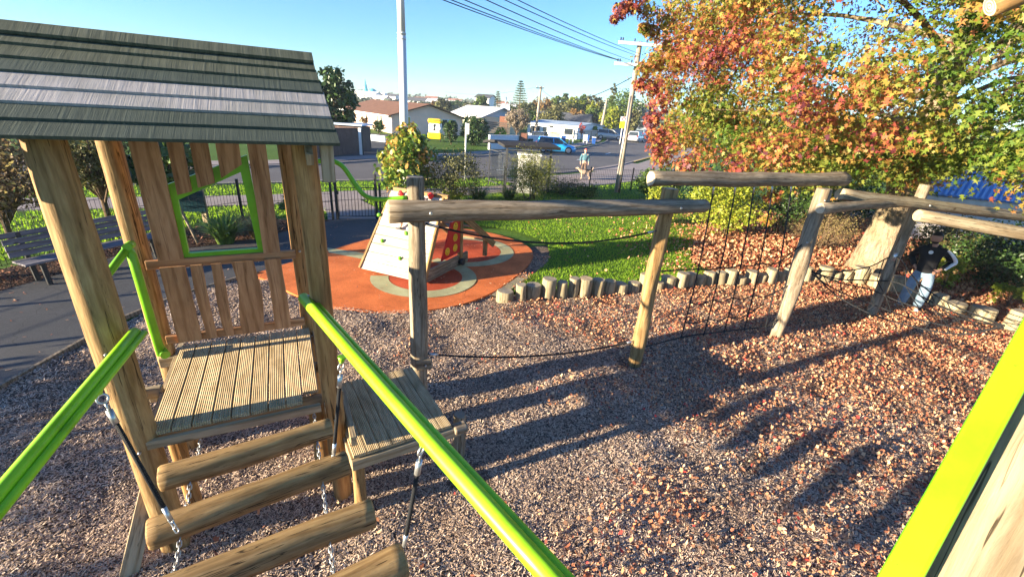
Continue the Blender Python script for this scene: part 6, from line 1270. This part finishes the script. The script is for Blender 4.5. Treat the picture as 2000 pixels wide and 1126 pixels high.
def M_denim(c):
    mt, n, l, b = newmat('denim', .85, .2); v = texc(n, l); r = ramp(n, [(.35, tuple(x*.55 for x in c)), (.65, c)]); l.new(nz(n, l, v, 5, 6, .6), r.inputs[0]); l.new(r.outputs[0], b.inputs['Base Color']); bump(n, l, nz(n, l, v, 9, 4), b, .03, .8); return mt
DEN = M_denim((.2, .29, .38)); SHOE = M_plain('white_trainer', (.6, .56, .5), .6)
pf = at(1778, 606); pf = Vector((pf.x, pf.y, 0)); rz_ = math.atan2(pf.y, pf.x)-math.pi/2
Shear = Matrix(((1, 0, -.10, 0), (0, 1, 0, 0), (0, 0, 1, 0), (0, 0, 0, 1)))
man = thing('person', 'person in a black top with white sleeve panel and pale jeans, hands on hips', 'person', pf, None, rz_); MM = W[man.name] @ Shear
pel, sp_, ch_, nk = (0, 0, .94), (.0, .01, 1.13), (.0, .0, 1.33), (.01, .01, 1.47)
AR = [(.185, .01, 1.40), (.36, .12, 1.17), (.20, -.06, .99)]; AL = [(-.185, .01, 1.40), (-.31, .13, 1.17), (-.18, -.03, .98)]
LR = [(.09, 0, .9), (.11, -.05, .50), (.07, .02, .09)]; LL_ = [(-.09, 0, .9), (-.16, -.06, .50), (-.20, .03, .09)]
body = [[(pel, .08), (sp_, .08), (ch_, .09), (nk, .055), ((.0, -.015, 1.56), .055)]]
for A_ in (AR, AL): body.append([(ch_, .09), (A_[0], .05), (A_[1], .042), (A_[2], .027)])
for L_ in (LR, LL_): body.append([(pel, .08), (L_[0], .07), (L_[1], .05), (L_[2], .04), ((L_[2][0]*1.1, L_[2][1]-.12, .04), .03)])
body += hand_chains(AR[2], (-.55, -.2, -.5), (-.3, .9, 0), 1., .45, 1)+hand_chains(AL[2], (.55, -.2, -.5), (.3, .9, 0), 1., .45, -1)
hm, HM = head_mesh((-.01, -.02, 1.645), .125, R(-38)); bodym = join([skin_mesh(body), hm]); bo = O('body', bodym, SKIN, man, MM)
O('hair', hair_mesh(HM, beard=True), HAIR, man, MM)
top = [[((0, 0, .86), (.19, .14)), ((0, 0, .97), (.19, .14)), ((0, .0, 1.12), (.18, .14)), (ch_, (.175, .135)), ((.0, .01, 1.46), (.085, .08))]]
for A_ in (AR, AL):
    e = Vector(A_[1]).lerp(Vector(A_[2]), .86); top.append([(ch_, (.175, .135)), (A_[0], (.088, .088)), (tuple(Vector(A_[0]).lerp(Vector(A_[1]), .5)), (.075, .075)), (A_[1], (.066, .066)), (tuple(e), (.048, .048))])
O('sweatshirt', skin_mesh(top), BLK, man, MM)
hd = [[((0, .07, 1.42), .08), ((-.09, .05, 1.46), .05), ((-.06, -.05, 1.46), .035)], [((0, .07, 1.42), .08), ((.09, .05, 1.46), .05), ((.06, -.05, 1.46), .035)]]; O('hood', skin_mesh(hd), BLK, man, MM)
jn = [[((0, 0, 1.02), (.15, .12)), ((0, 0, .9), (.165, .125))]]
for L_ in (LR, LL_): jn.append([((0, 0, .9), (.165, .125)), (tuple(Vector(L_[0])*Vector((1.1, 1, .92))), (.105, .105)), (tuple(Vector(L_[0]).lerp(Vector(L_[1]), .55)), (.108, .108)), (L_[1], (.098, .098)), (tuple(Vector(L_[1]).lerp(Vector(L_[2]), .6)), (.095, .095)), ((L_[2][0], L_[2][1], .08), (.088, .088))])
O('jeans', skin_mesh(jn), DEN, man, MM)
for L_, tx in ((LR, (.10, -.17)), (LL_, (-.30, -.10))):
    a_ = Vector((L_[2][0], L_[2][1]+.02, .055)); b = Vector((tx[0] if L_ is LR else tx[0], a_.y+tx[1]-.02, .045)); O('shoe', skin_mesh([[(tuple(a_), (.052, .052)), (tuple(a_.lerp(b, .5)), (.048, .048)), (tuple(b), (.042, .036))]], 2), SHOE, man, MM)
WHT = M_plain('white_print', (.7, .7, .7), .7); 
bm = bmesh.new(); r_ = bmesh.ops.create_uvsphere(bm, u_segments=14, v_segments=8, radius=.04)
for v in r_['verts']: v.co = Vector((v.co.x-.02, v.co.y*.15-.152, v.co.z+1.36))
O('chest_emblem', fin(bm, True), WHT, man, MM)
bm = bmesh.new(); a_, b, c = Vector(AR[0])+Vector((.035, -.045, .03)), Vector(AR[1])+Vector((.035, -.045, .02)), Vector(AR[2])+Vector((.085, -.02, .045)); prev = None
ps = smooth_pts([a_, a_.lerp(b, .5)+Vector((.02, -.01, .01)), b, b.lerp(c, .45), c], 4, False); 
O('sleeve_stripe', tube(ps, .035, 10, False, [.020+.016*math.sin(math.pi*i/(len(ps)-1)) for i in range(len(ps))]), WHT, man, MM)
for k in range(4):
    p = a_.lerp(b, .42+.17*k)+Vector((.033, -.045, .012)); O('sleeve_mark', box((0, 0, 0), (.014, .006, .03), 0), BLK, man, MM @ Matrix.Translation(p))
# walker across the road with a dog
wpt = xy(at(1138, 345)); wf_ = thing('person', 'person with red cap and blue jacket walking a dog on the footpath', 'person', wpt); WM = W[wf_.name]
b_ = [[((0, 0, .88), .11), ((0, 0, 1.1), .11), ((0, 0, 1.25), .12), ((0, 0, 1.38), .05), ((0, -.01, 1.44), .05)]]
for s_ in (-1, 1):
    b_.append([((0, 0, 1.25), .12), ((s_*.18, 0, 1.3), .055), ((s_*.25, .02, 1.05), .042), ((s_*.24, -.05, .83), .028)]); b_.append([((0, 0, .88), .11), ((s_*.08, 0, .84), .08), ((s_*.09, -.03-.06*s_, .46), .055), ((s_*.09, .02+.06*s_, .08), .035), ((s_*.1, -.1+.06*s_, .035), .03)])
    b_ += hand_chains((s_*.24, -.05, .83), (0, -.1, -1), (-s_, 0, 0), .95, .5, s_)
hm, HM = head_mesh((0, -.01, 1.52), .115, R(8)); O('body', join([skin_mesh(b_), hm]), SKINP, wf_, WM); JK = M_plain('blue_green_jacket', (.07, .16, .2), .8); 
tp = [[((0, 0, .86), (.17, .13)), ((0, 0, 1.1), (.17, .13)), ((0, 0, 1.25), (.17, .13)), ((0, 0, 1.37), (.08, .08))]]+[[((0, 0, 1.25), (.17, .13)), ((s_*.18, 0, 1.3), (.08, .08)), ((s_*.25, .02, 1.05), (.065, .065)), ((s_*.243, -.04, .89), (.05, .05))] for s_ in (-1, 1)]
O('jacket', skin_mesh(tp), JK, wf_, WM); tr_ = [[((0, 0, .9), (.14, .11)), ((0, 0, .84), (.14, .11))]]+[[((0, 0, .84), (.14, .11)), ((s_*.085, 0, .78), (.095, .095)), ((s_*.09, -.03-.06*s_, .46), (.075, .075)), ((s_*.09, .02+.06*s_, .12), (.06, .06))] for s_ in (-1, 1)]
O('trousers', skin_mesh(tr_), M_plain('brown_trousers', (.12, .08, .06), .85), wf_, WM)
REDC = M_plain('red_cap', (.5, .08, .06), .7); cm_ = hair_mesh(HM); O('cap', cm_, REDC, wf_, WM); bm = bmesh.new(); r_ = bmesh.ops.create_uvsphere(bm, u_segments=14, v_segments=6, radius=.085)
for v in r_['verts']: v.co = Vector((v.co.x, v.co.y*.9-.10, v.co.z*.12+1.56))
O('cap_peak', fin(bm, True), REDC, wf_, WM)
for s_ in (-1, 1): O('shoe', skin_mesh([[((s_*.09, .04+.06*s_, .05), (.045, .045)), ((s_*.1, -.12+.06*s_, .04), (.04, .035))]]), BLACK, wf_, WM)
dgp = xy(at(1142, 350)); dg_ = thing('dog', 'pale shaggy dog with dark back standing in front of the walker', 'dog', dgp, None, R(175)); DM = W[dg_.name]
FUR = M_ground('dog_fur', [(.3, (.3, .2, .14)), (.7, (.6, .47, .36))], 9, 3.); DKF = M_plain('dark_fur', (.05, .04, .035), .9)
db = [[((0, 0, .42), (.12, .13)), ((.18, 0, .42), (.13, .15)), ((.34, 0, .5), (.085, .085)), ((.44, 0, .6), (.075, .075)), ((.5, 0, .61), (.06, .055)), ((.6, 0, .57), (.035, .03))], [((0, 0, .42), (.12, .13)), ((-.2, 0, .44), (.10, .11)), ((-.32, 0, .5), (.035, .035)), ((-.4, 0, .62), (.03, .03)), ((-.42, 0, .72), (.02, .02))]]
for s_ in (-1, 1):
    db.append([((.18, 0, .42), (.13, .15)), ((.2, s_*.08, .32), (.055, .055)), ((.19, s_*.085, .17), (.033, .033)), ((.2, s_*.085, .04), (.03, .03)), ((.25, s_*.085, .025), (.028, .022))])
    db.append([((-.2, 0, .44), (.10, .11)), ((-.2, s_*.08, .33), (.07, .07)), ((-.16, s_*.085, .23), (.045, .045)), ((-.27, s_*.085, .15), (.028, .028)), ((-.25, s_*.085, .04), (.027, .027)), ((-.2, s_*.085, .025), (.028, .022))])
    db.append([((.44, 0, .6), (.075, .075)), ((.43, s_*.07, .64), (.03, .02)), ((.44, s_*.1, .56), (.025, .012))])
O('body', skin_mesh(db), FUR, dg_, DM); O('saddle_patch', skin_mesh([[((-.22, 0, .475), (.09, .09)), ((-.05, 0, .485), (.10, .095)), ((.08, 0, .485), (.10, .10))]]), DKF, dg_, DM)
O('ball_nose', box((.635, 0, .57), (.03, .03, .025), .008), BLACK, dg_, DM)
tag(O('dog_lead', tube([WM @ Vector((-.24, -.08, .8)), WM @ Vector((-.1, -.4, .55)), DM @ Vector((.36, 0, .6))], .008, 5), BLACK), 'thin dark lead from the hand to the dog', 'dog lead')
# child on the ramp, hidden but for one leg by the post and beam
fp_ = onramp(786, 447)+nrm*.05; kid = thing('person', 'child on the climbing ramp, only a bare leg and grey trainer showing', 'person', xy(fp_)); KM = Matrix.Translation(fp_)
tl = (TLp-BL).normalized(); rx = ex
def kp_(r_, u_, n_): return tuple(rx*r_+tl*u_+nrm*n_)
pel_ = kp_(.22, .30, .16); kb = [[(pel_, .085), (kp_(.25, .42, .2), .085), (kp_(.27, .52, .2), .085), (kp_(.28, .60, .2), .04), (kp_(.28, .64, .2), .04)]]
kb.append([(pel_, .085), (kp_(.16, .27, .16), .062), (kp_(.02, .24, .2), .045), (kp_(.0, .04, .02), .03), (kp_(-.09, .0, .03), .022)])
kb.append([(pel_, .085), (kp_(.29, .27, .16), .062), (kp_(.36, .26, .22), .045), (kp_(.34, .04, .03), .03), (kp_(.3, .0, .03), .022)])
for s_ in (-1, 1): kb.append([(kp_(.27, .52, .2), .085), (kp_(.27+s_*.1, .53, .18), .035), (kp_(.27+s_*.13, .6, .1), .028), (kp_(.27+s_*.1, .66, .04), .02)]); kb += hand_chains(kp_(.27+s_*.1, .66, .04), tl, -nrm, .7, .3, s_)
hc_ = Vector(kp_(.28, .72, .2)); hm, HM = head_mesh(hc_, .095, R(170)); O('body', join([skin_mesh(kb), hm]), SKINP, kid, KM); O('hair', hair_mesh(HM), HAIR, kid, KM)
O('shirt', skin_mesh([[(pel_, .10), (kp_(.25, .42, .2), .105), (kp_(.27, .54, .2), .10)]]), M_plain('navy_shirt', (.03, .04, .1), .8), kid, KM); O('shorts', skin_mesh([[(kp_(.22, .33, .17), .10), (pel_, .1), (kp_(.14, .27, .17), .075)], [(pel_, .1), (kp_(.3, .27, .17), .075)]]), M_plain('grey_shorts', (.2, .2, .22), .8), kid, KM)
for q_ in ((0, .0), (.34, .39)): O('shoe', skin_mesh([[(kp_(q_[0]+.02, .0, .02), (.035, .035)), (kp_(q_[0]-.05, -.015, .02), (.036, .032)), (kp_(q_[0]-.13, -.02, .02), (.03, .024))]]), M_plain('grey_trainer', (.08, .08, .085), .6), kid, KM)
